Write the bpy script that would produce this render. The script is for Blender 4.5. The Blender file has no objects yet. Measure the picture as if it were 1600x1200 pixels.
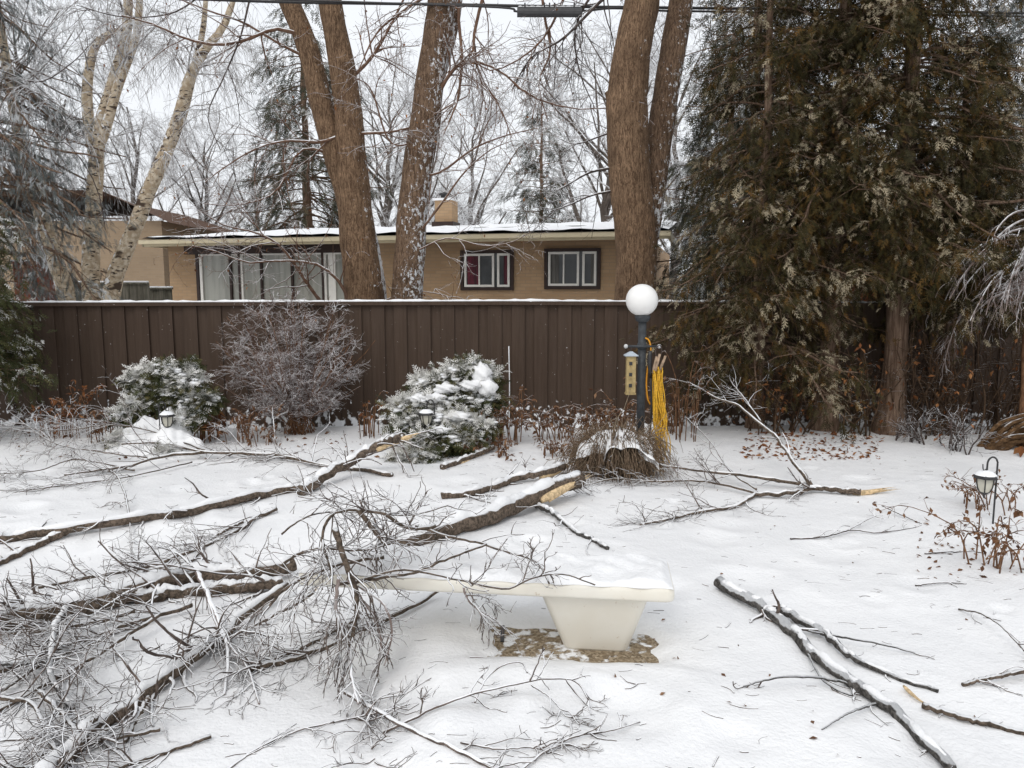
import bpy, math, random
import numpy as np
from mathutils import Vector, Matrix

# ------------------------------------------------------------------ camera, world, sun, exposure
sc = bpy.context.scene
COL = sc.collection
CAM_H, PITCH, FPX = 2.0, math.radians(7.125), 1200.0
cd = bpy.data.cameras.new("camera"); cam = bpy.data.objects.new("camera", cd); COL.objects.link(cam)
cam.location = (0, 0, CAM_H); cam.rotation_euler = (math.radians(90) - PITCH, 0, 0)
cd.sensor_width = 36; cd.lens = 36 * FPX / 1600; cd.clip_start = .05; cd.clip_end = 600
sc.camera = cam

SUN_EL, SUN_ROT = math.radians(48), math.radians(205)
w = bpy.data.worlds.new("World"); sc.world = w; w.use_nodes = True
nt = w.node_tree; bg = nt.nodes["Background"]
sky = nt.nodes.new("ShaderNodeTexSky"); sky.sky_type = 'NISHITA'; sky.sun_disc = False
sky.sun_elevation = SUN_EL; sky.sun_rotation = SUN_ROT; sky.dust_density = 6; sky.air_density = 1.2
hs = nt.nodes.new("ShaderNodeHueSaturation"); hs.inputs['Saturation'].default_value = .35
mixc = nt.nodes.new("ShaderNodeMix"); mixc.data_type = 'RGBA'; mixc.inputs[0].default_value = .72
mixc.inputs[7].default_value = (10.2, 10.5, 10.95, 1)      # even overcast cloud
nt.links.new(sky.outputs[0], hs.inputs['Color']); nt.links.new(hs.outputs[0], mixc.inputs[6])
nt.links.new(mixc.outputs[2], bg.inputs['Color']); bg.inputs['Strength'].default_value = .115
sl = bpy.data.lights.new("sun", 'SUN'); sl.energy = .6; sl.angle = math.radians(25); sl.color = (1, .96, .9)
so = bpy.data.objects.new("sun", sl); COL.objects.link(so)
# direction towards the sun (nishita: rotation measured from +Y, clockwise seen from above)
sd = Vector((math.sin(SUN_ROT) * math.cos(SUN_EL), math.cos(SUN_ROT) * math.cos(SUN_EL), math.sin(SUN_EL)))
so.rotation_euler = sd.to_track_quat('Z', 'Y').to_euler()
sc.view_settings.view_transform = 'Standard'; sc.view_settings.look = 'None'
sc.view_settings.exposure = 0.03; sc.view_settings.gamma = 1.0; sc.view_settings.use_curve_mapping = False
sc.cycles.max_bounces = 6; sc.cycles.diffuse_bounces = 4

# ------------------------------------------------------------------ helpers
CP, SP = math.cos(PITCH), math.sin(PITCH)
def ray(px, py):
    dx = (px - 800) / FPX; dy = (600 - py) / FPX
    return np.array([dx, CP + dy * SP, dy * CP - SP])
def P(px, py, Y):                                   # point on the pixel's line of sight at depth Y
    d = ray(px, py); t = Y / d[1]
    return np.array([d[0] * t, Y, CAM_H + d[2] * t])
_wr = np.random.default_rng(5)
_wk = [(f * math.cos(a), f * math.sin(a), p, A) for (f0, f1, A, n) in ((.5, 1.6, .022, 7), (2, 5, .0075, 9), (7, 16, .0028, 12))
       for f, a, p in zip(_wr.uniform(f0, f1, n), _wr.uniform(0, 6.28, n), _wr.uniform(0, 6.28, n)) for A in [A / math.sqrt(n) * 1.6]]
_dr = np.random.default_rng(17)
_dents = [(x * y, y, r, d) for x, y, r, d in zip(_dr.uniform(-.68, .68, 90), _dr.uniform(2.6, 8.6, 90), _dr.uniform(.06, .2, 90), _dr.uniform(.008, .035, 90))]
def sstep(a, b, x):
    t = np.clip((x - a) / (b - a), 0, 1); return t * t * (3 - 2 * t)
def patch_d(x, y):                                  # <0 inside the bare patch
    e = .06 * np.sin(9 * x + 1) + .04 * np.sin(23 * x + 13 * y) + .03 * np.sin(31 * y)
    return np.maximum(np.abs(x - .36) / .47, np.abs(y + .11 * x - 4.21) / .20) - 1 + e
def ground(x, y):
    x = np.asarray(x, float); y = np.asarray(y, float)
    z = np.zeros(np.broadcast(x, y).shape)
    for kx, ky, p, A in _wk: z = z + A * np.sin(kx * x + ky * y + p)
    z = z * np.where(y > 60, .2, 1)
    for cx, cy, r, d in _dents:
        q = ((x - cx) ** 2 + (y - cy) ** 2) / r ** 2
        z = z - d * np.exp(-q) + d * .45 * np.exp(-(np.sqrt(q) - 1.5) ** 2 * 5)
    z = z + .07 * sstep(8.4, 9.4, y) * (1 - sstep(10.6, 10.9, y)) 
    pool = (1 - sstep(-.85, -.42, x + .15 * (y - 4.3))) * (1 - sstep(5.6, 6.6, y))
    z = z - .13 * pool
    flat = 1 - sstep(.15, .6, patch_d(x, y))
    z = z * (1 - flat) - .055 * (1 - sstep(-.12, .16, patch_d(x, y)))
    return z
def G(px, py, h=0.0):                               # where the pixel's line of sight meets the snow (h above it)
    d = ray(px, py); z = h
    for _ in range(14):
        t = (z - CAM_H) / d[2]; p = np.array([0, 0, CAM_H]) + d * t
        z = .4 * z + .6 * (float(ground(p[0], p[1])) + h)
    t = (z - CAM_H) / d[2]
    return np.array([0, 0, CAM_H]) + d * t
def spx(p):                                         # image scale at a point (pixels per metre)
    return FPX / (p[1] * CP + (CAM_H - p[2]) * SP)

ORG = {}
def thing(name, label, cat, loc=(0, 0, 0), group=None, rz=0):
    o = bpy.data.objects.new(name, None); COL.objects.link(o); o.location = loc; o.rotation_euler = (0, 0, rz)
    o.empty_display_size = .1
    o["label"] = label; o["category"] = cat
    if group: o["group"] = group
    ORG[o.name] = np.array(loc, float)
    return o
def mk(name, V, F, m, parent=None, smooth=True, attrs=None, local=False, kind=None, label=None):
    V = np.asarray(V, np.float32).reshape(-1, 3)
    if parent is not None and not local: V = V - ORG[parent.name].astype(np.float32)
    me = bpy.data.meshes.new(name)
    if isinstance(F, np.ndarray): F = [F]
    F = [np.asarray(f, np.int32) for f in F if len(f)]
    nl = sum(f.size for f in F); nf = sum(len(f) for f in F)
    me.vertices.add(len(V)); me.vertices.foreach_set('co', V.ravel())
    me.loops.add(nl); me.polygons.add(nf)
    me.loops.foreach_set('vertex_index', np.concatenate([f.ravel() for f in F]))
    tot = np.concatenate([np.full(len(f), f.shape[1], np.int32) for f in F])
    st = np.concatenate([[0], np.cumsum(tot)[:-1]]).astype(np.int32)
    me.polygons.foreach_set('loop_start', st)
    me.polygons.foreach_set('use_smooth', np.full(nf, smooth))
    for k, a in (attrs or {}).items():
        at = me.attributes.new(k, 'FLOAT', 'POINT'); at.data.foreach_set('value', np.asarray(a, np.float32))
    me.update(calc_edges=True)
    me.materials.append(m)
    o = bpy.data.objects.new(name, me); COL.objects.link(o)
    if parent is not None: o.parent = parent; ORG[o.name] = ORG[parent.name]
    else: ORG[o.name] = np.zeros(3)
    if kind: o["kind"] = kind
    if label: o["label"] = label
    return o
class Geo:                                          # collects faces of several shapes into one mesh
    def __init__(s): s.V = []; s.F = {}; s.n = 0
    def add(s, V, F):
        V = np.asarray(V, float).reshape(-1, 3)
        for f in (F if isinstance(F, list) else [F]):
            f = np.asarray(f)
            if f.size: s.F.setdefault(f.shape[1], []).append(f + s.n)
        s.V.append(V); s.n += len(V); return s
    def tube(s, Pt, R, sides=6, cap=False, rough=0, seed=0):
        V, F = tubes(Pt, R, sides, cap, rough, seed); return s.add(V, F)
    def box(s, c, d, M=None):
        c = np.array(c, float); d = np.array(d, float) / 2
        V = np.array([[x, y, z] for x in (-1, 1) for y in (-1, 1) for z in (-1, 1)]) * d + c
        if M is not None: V = V @ np.array(M).T
        return s.add(V, np.array([[0, 1, 3, 2], [4, 6, 7, 5], [0, 4, 5, 1], [2, 3, 7, 6], [0, 2, 6, 4], [1, 5, 7, 3]]))
    def lathe(s, c, prof, n=24):
        a = np.arange(n) / n * 2 * np.pi; V = []
        for r, z in prof: V.append(np.stack([c[0] + r * np.cos(a), c[1] + r * np.sin(a), np.full(n, c[2] + z)], 1))
        V = np.concatenate(V); F = []
        for i in range(len(prof) - 1):
            for j in range(n): F.append([i * n + j, i * n + (j + 1) % n, (i + 1) * n + (j + 1) % n, (i + 1) * n + j])
        return s.add(V, np.array(F))
    def make(s, name, m, parent=None, **k):
        return mk(name, np.concatenate(s.V), [np.concatenate(f) for f in s.F.values()], m, parent, **k)

def nrm(a): return a / np.maximum(np.linalg.norm(a, axis=-1, keepdims=True), 1e-9)
def tubes(Pt, R, sides=4, cap=False, rough=0, seed=0):
    Pt = np.asarray(Pt, float); R = np.asarray(R, float)
    if Pt.ndim == 2: Pt = Pt[None]; R = np.broadcast_to(R, Pt.shape[1])[None] if R.ndim < 2 else R
    if cap:
        Pt = np.concatenate([Pt[:, :1], Pt, Pt[:, -1:]], 1); R = np.concatenate([R[:, :1] * .02, R, R[:, -1:] * .02], 1)
    N, K, _ = Pt.shape
    T = np.gradient(Pt, axis=1)
    if cap: T[:, 0] = T[:, 1] = Pt[:, 2] - Pt[:, 1]; T[:, -1] = T[:, -2] = Pt[:, -2] - Pt[:, -3]
    T = nrm(T)
    mean = np.abs(T.mean(1)); ref = np.eye(3)[np.argmin(mean, 1)]
    U = nrm(np.cross(T, ref[:, None, :])); W = np.cross(T, U)
    a = np.arange(sides) / sides * 2 * np.pi
    rr = np.repeat(R[:, :, None], sides, 2)
    if rough:
        rg = np.random.default_rng(seed + 77); s = np.arange(K)[None, :, None]
        L = np.linalg.norm(np.diff(Pt, axis=1), axis=2).mean() * s
        q = 0
        for i in range(10):
            q = q + np.sin(rg.integers(1, 9) * a[None, None, :] + rg.uniform(1, 9) * L + rg.uniform(0, 6.28)) * rg.uniform(.3, 1)
        rr = rr * (1 + rough * q / 3)
    V = Pt[:, :, None, :] + rr[..., None] * (np.cos(a)[None, None, :, None] * U[:, :, None, :] + np.sin(a)[None, None, :, None] * W[:, :, None, :])
    i = np.arange(K - 1)[:, None]; j = np.arange(sides)[None, :]; jn = (j + 1) % sides
    q = np.stack([i * sides + j, i * sides + jn, (i + 1) * sides + jn, (i + 1) * sides + j], -1).reshape(-1, 4)
    F = (q[None] + (np.arange(N) * K * sides)[:, None, None]).reshape(-1, 4)
    return V.reshape(-1, 3), F
def curve(pts, K):                                  # Catmull-Rom through pts, K samples
    p = np.asarray(pts, float); p = np.concatenate([2 * p[:1] - p[1:2], p, 2 * p[-1:] - p[-2:-1]])
    n = len(p) - 3; t = np.linspace(0, n - 1e-6, K); i = t.astype(int); f = (t - i)[:, None]
    a, b, c, d = p[i], p[i + 1], p[i + 2], p[i + 3]
    return .5 * (2 * b + (c - a) * f + (2 * a - 5 * b + 4 * c - d) * f ** 2 + (3 * b - a - 3 * c + d) * f ** 3)
def spawn(rng, Pt, R, n, t=(.15, 1), ang=(30, 70), L=(.3, .6), K=6, wob=.18, bend=(0, 0, 0), rr=.6, rmin=.002, rmax=9, flat=0, upb=0, taper=.35, floor=False):
    N, K0, _ = Pt.shape
    ln = np.linalg.norm(np.diff(Pt, axis=1), axis=2).sum(1) + 1e-6
    idx = rng.choice(N, n, p=ln / ln.sum()); tt = rng.uniform(*t, n)
    pos = np.clip(tt * (K0 - 1), 0, K0 - 1.001); i = pos.astype(int); f = (pos - i)[:, None]
    p0 = Pt[idx, i] * (1 - f) + Pt[idx, i + 1] * f; tan = nrm(Pt[idx, i + 1] - Pt[idx, i])
    pr = rng.normal(size=(n, 3)); pr[:, 2] *= (1 - flat); pr[:, 2] += upb
    pr = nrm(pr - (pr * tan).sum(1, keepdims=True) * tan)
    a = np.radians(rng.uniform(*ang, n))[:, None]; d = tan * np.cos(a) + pr * np.sin(a)
    ll = rng.uniform(*L, n) * (1 - .45 * tt)
    r0 = np.clip(R[idx, i] * rr * rng.uniform(.7, 1, n), rmin, rmax)
    out = np.empty((n, K, 3)); out[:, 0] = p0; b = np.array(bend)
    for k in range(1, K):
        d = nrm(d + rng.normal(size=(n, 3)) * wob + b); out[:, k] = out[:, k - 1] + d * (ll / (K - 1))[:, None]
    rad = np.maximum(r0[:, None] * np.linspace(1, taper, K)[None], rmin * .6)
    if floor:
        gz = ground(out[..., 0], out[..., 1]) + rad; out[..., 2] = np.maximum(out[..., 2], gz)
    return out, rad
def addt(g, PR, sides=3): g.tube(PR[0], PR[1], sides)

# ------------------------------------------------------------------ materials
class NT:
    def __init__(s, name, rough=.8, spec=.25):
        s.m = bpy.data.materials.new(name); s.m.use_nodes = True; s.t = s.m.node_tree; s.b = s.t.nodes["Principled BSDF"]
        s.b.inputs['Roughness'].default_value = rough; s.b.inputs['Specular IOR Level'].default_value = spec
        s._co = None
    def n(s, ty, **k):
        x = s.t.nodes.new(ty)
        for a, b in k.items(): setattr(x, a, b)
        return x
    def set(s, sock, v):
        if hasattr(v, 'is_linked') or hasattr(v, 'links'): s.t.links.new(v, sock)
        else: sock.default_value = v
    def co(s, sc=(1, 1, 1)):
        if s._co is None: s._co = s.n('ShaderNodeTexCoord').outputs['Object']
        mp = s.n('ShaderNodeMapping'); mp.inputs['Scale'].default_value = sc; s.t.links.new(s._co, mp.inputs[0]); return mp.outputs[0]
    def noise(s, scale, detail=3, sc=(1, 1, 1), rough=.55):
        x = s.n('ShaderNodeTexNoise'); x.inputs['Scale'].default_value = scale; x.inputs['Detail'].default_value = detail
        x.inputs['Roughness'].default_value = rough; s.t.links.new(s.co(sc), x.inputs['Vector']); return x.outputs[0]
    def ramp(s, f, stops):
        r = s.n('ShaderNodeValToRGB'); s.t.links.new(f, r.inputs[0]); e = r.color_ramp.elements
        while len(e) < len(stops): e.new(.5)
        for q, (p, c) in zip(e, stops): q.position = p; q.color = (*c, 1) if len(c) == 3 else c
        return r.outputs[0]
    def mr(s, v, a, b, c=0, d=1):
        x = s.n('ShaderNodeMapRange', interpolation_type='SMOOTHSTEP'); s.set(x.inputs[0], v)
        for i, q in zip((1, 2, 3, 4), (a, b, c, d)): x.inputs[i].default_value = q
        return x.outputs[0]
    def math(s, op, a, b=0.):
        x = s.n('ShaderNodeMath', operation=op); s.set(x.inputs[0], a); s.set(x.inputs[1], b); return x.outputs[0]
    def mix(s, f, a, b):
        x = s.n('ShaderNodeMix', data_type='RGBA'); s.set(x.inputs[0], f)
        s.set(x.inputs[6], a if hasattr(a, 'links') else (*a, 1)); s.set(x.inputs[7], b if hasattr(b, 'links') else (*b, 1)); return x.outputs[2]
    def nz(s):
        g = s.n('ShaderNodeNewGeometry'); x = s.n('ShaderNodeSeparateXYZ'); s.t.links.new(g.outputs['Normal'], x.inputs[0]); s._nrm = x; return x.outputs[2]
    def attr(s, name):
        a = s.n('ShaderNodeAttribute', attribute_name=name); return a.outputs['Fac']
    def bump(s, h, st=.5, dist=.02):
        x = s.n('ShaderNodeBump'); x.inputs['Strength'].default_value = st; x.inputs['Distance'].default_value = dist
        s.t.links.new(h, x.inputs['Height']); s.t.links.new(x.outputs[0], s.b.inputs['Normal'])
    def col(s, c): s.set(s.b.inputs['Base Color'], c if hasattr(c, 'links') else (*c, 1)); return s.m
SNOW = (.86, .87, .885)
def plain(name, c, rough=.6, spec=.3, var=.25, scale=14, metal=0):
    t = NT(name, rough, spec); n = t.noise(scale, 4)
    t.b.inputs['Metallic'].default_value = metal
    return t.col(t.mix(t.mr(n, .3, .7), tuple(x * (1 - var) for x in c), tuple(min(1, x * (1 + var)) for x in c)))
def bark(name, c1, c2, vs=(1, 1, .12), scale=22, snow=.55, snowk=1.0, plaster=None, bump=.8, frost=0.0, dist=.03, ridge=None):
    t = NT(name, .88, .15)
    n = t.noise(scale, 6, vs, .72); n2 = t.noise(3, 3)
    if ridge:
        mp = t.n('ShaderNodeVectorMath', operation='ADD'); nn = t.n('ShaderNodeTexNoise'); nn.inputs['Scale'].default_value = 7; nn.inputs['Detail'].default_value = 4; t.t.links.new(t.co((1, 1, .5)), nn.inputs['Vector'])
        sc_ = t.n('ShaderNodeVectorMath', operation='SCALE'); sc_.inputs[3].default_value = .16; t.t.links.new(nn.outputs['Color'], sc_.inputs[0])
        t.t.links.new(t.co((1, 1, ridge[1])), mp.inputs[0]); t.t.links.new(sc_.outputs[0], mp.inputs[1])
        vo = t.n('ShaderNodeTexVoronoi', feature='DISTANCE_TO_EDGE'); vo.inputs['Scale'].default_value = ridge[0]; t.t.links.new(mp.outputs[0], vo.inputs['Vector'])
        n = t.math('ADD', t.math('MULTIPLY', t.mr(vo.outputs['Distance'], 0, .2), .13), t.math('MULTIPLY', n, .86))
    c = t.mix(t.mr(n, .36, .66), c1, c2); c = t.mix(t.mr(n2, .35, .75, 0, .4), c, tuple(x * .55 for x in c1))
    z = t.nz(); sn = t.noise(9, 3)
    if snow is not None:
        v = t.math('ADD', z, t.math('MULTIPLY', t.math('SUBTRACT', sn, .5), snowk * 2))
        f = t.mr(v, snow, snow + .22)
        if frost: f = t.math('MAXIMUM', f, t.mr(t.noise(5, 2), .62 - frost * .45, .82 - frost * .3, 0, .85))
        if plaster:
            dx, th = plaster
            pn = t.noise(17, 5, (1, 1, .7), .75); pz = t.noise(1.1, 2)
            side = t.math('MULTIPLY', t._nrm.outputs[0], dx)
            q = t.math('ADD', t.math('ADD', pn, t.math('MULTIPLY', side, .13)), t.math('MULTIPLY', t.math('SUBTRACT', pz, .5), .35))
            f = t.math('MAXIMUM', f, t.mr(q, th, th + .03))
        c = t.mix(f, c, SNOW)
    if bump: t.bump(n, bump, dist)
    return t.col(c)
def leafmat(name, c1, c2, c3, fr=(.55, .6, .6), fk=1.0, zs=0.5):
    t = NT(name, .75, .2)
    ti = t.attr('tint'); f0 = t.attr('frost'); n = t.noise(2.2, 3)
    c = t.ramp(ti, [(0, c1), (.55, c2), (1, c3)])
    z = t.math('ABSOLUTE', t.nz())
    f = t.math('ADD', t.math('MULTIPLY', f0, fk), t.math('MULTIPLY', t.math('SUBTRACT', n, .5), .8))
    f = t.math('ADD', f, t.math('MULTIPLY', t.math('SUBTRACT', z, .5), zs))
    return t.col(t.mix(t.mr(f, .6, .8, 0, .92), c, fr))

t = NT('snow', .55, .3)
n = t.noise(6, 5); n2 = t.noise(45, 4); n3 = t.noise(1.3, 3)
t.bump(t.math('ADD', n, t.math('MULTIPLY', n2, .45)), .55, .03)
M_SNOW = t.col(t.mix(t.mr(n3, .35, .7), (.80, .803, .81), (.87, .872, .875)))
t = NT('snow_lump', .6, .25); t.bump(t.noise(30, 5), .6, .02); M_LUMP = t.col(SNOW)
M_BARK = bark('maple_bark', (.11, .066, .04), (.36, .235, .145), (1, 1, .16), scale=40, snow=.75, plaster=(1, .73), bump=1.0, dist=.05, ridge=(46, .13))
M_BARK_SN = bark('maple_bark_snowy', (.1, .062, .04), (.33, .22, .145), (1, 1, .16), scale=40, snow=.7, plaster=(.6, .585), bump=1.0, dist=.05, ridge=(46, .13))
M_BARK_HS = bark('maple_bark_caked', (.1, .068, .048), (.32, .23, .165), (1, 1, .16), scale=40, snow=.5, plaster=(.8, .51), bump=1.0, dist=.05, ridge=(46, .13))
M_TWIG = bark('maple_twig', (.13, .07, .045), (.22, .14, .1), (1, 1, 1), 12, .45, .6, bump=0)
M_DTWIG = bark('dark_twig', (.05, .04, .035), (.12, .09, .08), (1, 1, 1), 12, .5, .7, bump=0)
M_LOG = bark('fallen_bark', (.07, .055, .042), (.25, .19, .145), (1, 1, 1), 38, .62, .35, bump=.8)
M_GLOG = bark('grey_fallen_bark', (.065, .06, .055), (.27, .25, .23), (1, 1, 1), 48, .42, 1.0, bump=1.0, dist=.05)
M_FTW = bark('fallen_twig', (.075, .058, .05), (.2, .155, .13), (1, 1, 1), 14, .38, .8, bump=0)
M_FROST = bark('frosted_twig', (.15, .125, .11), (.3, .26, .235), (1, 1, 1), 10, .3, .8, bump=0, frost=.55)
M_FARTW = bark('far_frosted_twig', (.24, .225, .22), (.42, .4, .4), (1, 1, 1), 4, .1, .6, bump=0, frost=.6)
M_FARTR = bark('far_trunk', (.1, .085, .075), (.2, .17, .15), (1, 1, .2), 8, .5, .6, bump=0)
M_CBARK = bark('cedar_bark', (.1, .06, .04), (.3, .21, .15), (1, 1, .05), 26, None, bump=.9)
M_BRN = bark('brown_stem', (.09, .045, .025), (.26, .14, .075), (1, 1, .4), 16, .7, .5, bump=0)
M_ICE = bark('iced_weeping_twig', (.2, .15, .13), (.38, .32, .3), (1, 1, 1), 9, .45, .8, bump=0, frost=.2)
M_WOOD = plain('torn_wood', (.6, .45, .27), .8, .15, .35, 30)
M_CEDAR = leafmat('cedar_leaf', (.012, .010, .003), (.036, .030, .008), (.13, .064, .014), (.36, .305, .21), .95, .3)
M_CEDARF = leafmat('frosted_cedar_leaf', (.04, .045, .035), (.07, .075, .055), (.11, .1, .07), (.55, .57, .56), 1.0, .4)
M_GREYF = leafmat('grey_frosted_needles', (.06, .07, .07), (.12, .135, .13), (.2, .2, .18), (.56, .59, .61), 1.0, .4)
M_SPRUCE = leafmat('spruce_needles', (.025, .032, .022), (.05, .055, .035), (.11, .09, .05), (.6, .6, .58), .9, .7)
M_JUN = leafmat('juniper_leaf', (.028, .034, .014), (.06, .066, .024), (.13, .11, .045), (.8, .79, .76), 1.05, .7)
M_DRY = leafmat('dry_leaf', (.07, .032, .018), (.15, .072, .035), (.26, .15, .085), (.7, .68, .66), .8, .4)
M_ORNG = leafmat('orange_leaf', (.09, .034, .014), (.2, .075, .026), (.33, .16, .065), (.7, .65, .6), .6, .3)
M_DARKMETAL = plain('black_metal', (.022, .021, .022), .45, .5, .3, 40)
M_SNAKE = plain('snow_strip', SNOW, .6, .2, .03, 30)

# birch bark: cream with dark cross marks
t = NT('birch_bark', .75, .2)
n = t.noise(9, 4, (1, 1, 3.2)); n2 = t.noise(2.6, 3, (1, 1, 2.4)); n3 = t.noise(14, 3)
c = t.mix(t.mr(n3, .35, .7), (.40, .31, .21), (.66, .57, .44)); c = t.mix(t.mr(n, .585, .63), c, (.05, .035, .028))
c = t.mix(t.mr(n2, .59, .65), c, (.08, .055, .04)); z = t.nz()
ps = t.math('ADD', t.noise(12, 4), t.math('MULTIPLY', t._nrm.outputs[0], -.16))
c = t.mix(t.mr(ps, .65, .7), c, SNOW); t.bump(n, .3, .01); M_BIRCH = t.col(c)

# ------------------------------------------------------------------ ground
def axis(a, b, st, lo, hi, n):
    m = np.arange(a, b, st); k = np.linspace(0, 1, n)[1:] ** 3
    return np.concatenate([(a - (a - lo) * k)[::-1], m, b + (hi - b) * k])
gx = axis(-6.5, 7.0, .035, -160, 160, 34); gy = axis(1.6, 11.6, .035, -30, 300, 34)
X, Y = np.meshgrid(gx, gy); Z = ground(X, Y)
nx, ny = len(gx), len(gy); i = np.arange(ny - 1)[:, None]; j = np.arange(nx - 1)[None]
mk('snow_ground', np.stack([X, Y, Z], -1), np.stack([i * nx + j, i * nx + j + 1, (i + 1) * nx + j + 1, (i + 1) * nx + j], -1).reshape(-1, 4), M_SNOW, kind='structure')
# bare pebble paving under the board
t = NT('pebble_paving', .85, .2)
vo = t.n('ShaderNodeTexVoronoi'); vo.inputs['Scale'].default_value = 70; t.t.links.new(t.co(), vo.inputs['Vector'])
c = t.ramp(vo.outputs['Color'], [(0, (.1, .075, .05)), (.5, (.26, .2, .13)), (1, (.45, .38, .28))])
c = t.mix(t.mr(t.noise(13, 4), .5, .62), c, SNOW); t.bump(vo.outputs['Distance'], .6, .01); M_PEB = t.col(c)
k = 40; u = np.linspace(-.2, .92, k); v = np.linspace(3.96, 4.52, k); U, Vv = np.meshgrid(u, v)
i = np.arange(k - 1)[:, None]; j = np.arange(k - 1)[None]
FQ = np.stack([i * k + j, i * k + j + 1, (i + 1) * k + j + 1, (i + 1) * k + j], -1).reshape(-1, 4)
mk('paving', np.stack([U, Vv - .11 * U, np.full(U.shape, -.03)], -1), FQ, M_PEB, kind='structure')

# ------------------------------------------------------------------ back fence
FY = 10.93
t = NT('brown_stain', .7, .25)
n = t.noise(5, 4, (6, 6, .35), .6); n2 = t.noise(1.1, 3)
c = t.mix(t.mr(n, .3, .7), (.060, .038, .025), (.075, .050, .036)); c = t.mix(t.mr(n2, .4, .75, 0, .5), c, (.052, .032, .022))
c = t.mix(t.mr(t.noise(2.6, 2, (3, .1, .03)), .3, .7, 0, .28), c, (.035, .022, .015))
tz = t.n('ShaderNodeSeparateXYZ'); t.t.links.new(t.co(), tz.inputs[0])
c = t.mix(t.mr(t.math('SUBTRACT', t.noise(9, 5), t.math('MULTIPLY', tz.outputs[2], .55)), .42, .5), c, SNOW)   # snow splashed on the foot of the boards
c = t.mix(t.mr(t.noise(28, 2), .74, .78), c, (.5, .48, .47)); t.bump(n, .35, .01); M_FENCE = t.col(c)
fx0, fx1 = -9.5, 9.8
fence = thing('wooden_fence', 'tall dark brown board fence with a line of snow along its top', 'fence', (0, FY, 0))
g = Geo(); rng = random.Random(3); x = fx0; kk = 0
while x < fx1:
    wd = .165 + rng.uniform(-.012, .012)
    g.box((x + wd / 2, FY + (0 if kk % 2 else .028) + rng.uniform(-.003, .003), .88), (wd + .02, .022, 1.78))
    x += wd; kk += 1
g.make('board_panel', M_FENCE, fence, smooth=False)
g = Geo()
for a, b, za, zb in ((fx0, -.07, 1.785, 1.815), (-.068, fx1, 1.815, 1.77)):
    n_ = 2; q = np.array([[a, za], [b, zb]])
    V = [[xx, FY + dy, zz + dz] for xx, zz in q for dy in (-.06, .075) for dz in (-.05, 0)]
    g.add(V, np.array([[0, 1, 3, 2], [4, 6, 7, 5], [0, 4, 5, 1], [2, 3, 7, 6], [0, 2, 6, 4], [1, 5, 7, 3]]))
g.box((0, FY + .07, .4), (fx1 - fx0, .04, .09)); g.box((0, FY + .07, 1.45), (fx1 - fx0, .04, .09))
g.make('cap_rail', M_FENCE, fence, smooth=False)
xs = np.linspace(fx0, fx1, 260); zt = np.where(xs < -.068, 1.785 + (xs - fx0) / (-.07 - fx0) * .03, 1.815 - (xs + .068) / (fx1 + .068) * .045)
rs = .027 + .009 * np.sin(xs * 5.3) * np.sin(xs * 2.1 + 1) + .006 * np.sin(xs * 23 + 1) + .004 * np.sin(xs * 51)
V, F = tubes(np.stack([xs, np.full_like(xs, FY + .005), np.zeros_like(xs)], 1), rs, 8); V[:, 2] = V[:, 2] * .8
V[:, 2] += np.repeat(zt, 8) + .006; V[:, 1] = FY + (V[:, 1] - FY) * 1.9
mk('snow_ridge', V, F, M_LUMP, fence)
for kx, (pa, pb, pz) in enumerate(((795, 541, 655),)):   # icy wire standing against the fence
    r = thing('wire_stake', 'thin pale icy stake standing against the brown fence', 'stake', G(795, 672))
    a = P(795, 541, 10.75); b = np.array([a[0], 10.75, 0]); Geo().tube(curve([b, (a + b) / 2 + [.01, 0, 0], a], 8), np.full(8, .007), 6, True).make('rod', M_SNAKE, r)

# ------------------------------------------------------------------ bungalow behind the fence
def brick(name, c1, c2, mortar):
    t = NT(name, .9, .15); tc = t.n('ShaderNodeTexCoord'); s = t.n('ShaderNodeSeparateXYZ'); t.t.links.new(tc.outputs['Object'], s.inputs[0])
    cb = t.n('ShaderNodeCombineXYZ'); t.t.links.new(t.math('ADD', s.outputs[0], s.outputs[1]), cb.inputs[0]); t.t.links.new(s.outputs[2], cb.inputs[1])
    b = t.n('ShaderNodeTexBrick'); t.t.links.new(cb.outputs[0], b.inputs['Vector'])
    b.inputs['Color1'].default_value = (*c1, 1); b.inputs['Color2'].default_value = (*c2, 1); b.inputs['Mortar'].default_value = (*mortar, 1)
    b.inputs['Scale'].default_value = 1; b.inputs['Brick Width'].default_value = .25; b.inputs['Row Height'].default_value = .075; b.inputs['Mortar Size'].default_value = .008
    c = t.mix(t.mr(t.noise(.9, 4), .3, .75, 0, .35), b.outputs['Color'], tuple(x * .62 for x in c1))
    t.bump(b.outputs['Fac'], -.3, .01); return t.col(c)
M_BRICK = brick('buff_brick', (.38, .25, .145), (.44, .3, .18), (.34, .25, .165))
M_CREAM = plain('cream_trim', (.56, .49, .34), .5, .3, .06, 5)
M_DKTRIM = plain('dark_brown_trim', (.035, .02, .016), .5, .3, .2, 8)
M_WHITE = plain('white_frame', (.75, .73, .68), .5, .3, .05, 8)
M_SOFF = plain('brown_soffit', (.16, .12, .09), .7, .2, .1, 5)
def glass(name, c, var=.3, sc=.8, rough=.08, stretch=(6, 6, .5)):
    t = NT(name, rough, .5); n = t.noise(sc, 4, stretch)
    return t.col(t.mix(t.mr(n, .35, .65), tuple(x * (1 - var) for x in c), tuple(x * (1 + var) for x in c)))
M_GLASS = glass('dark_glass', (.018, .021, .022)); M_CURT = glass('curtained_glass', (.3, .3, .265), .16, 1.2)
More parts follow.
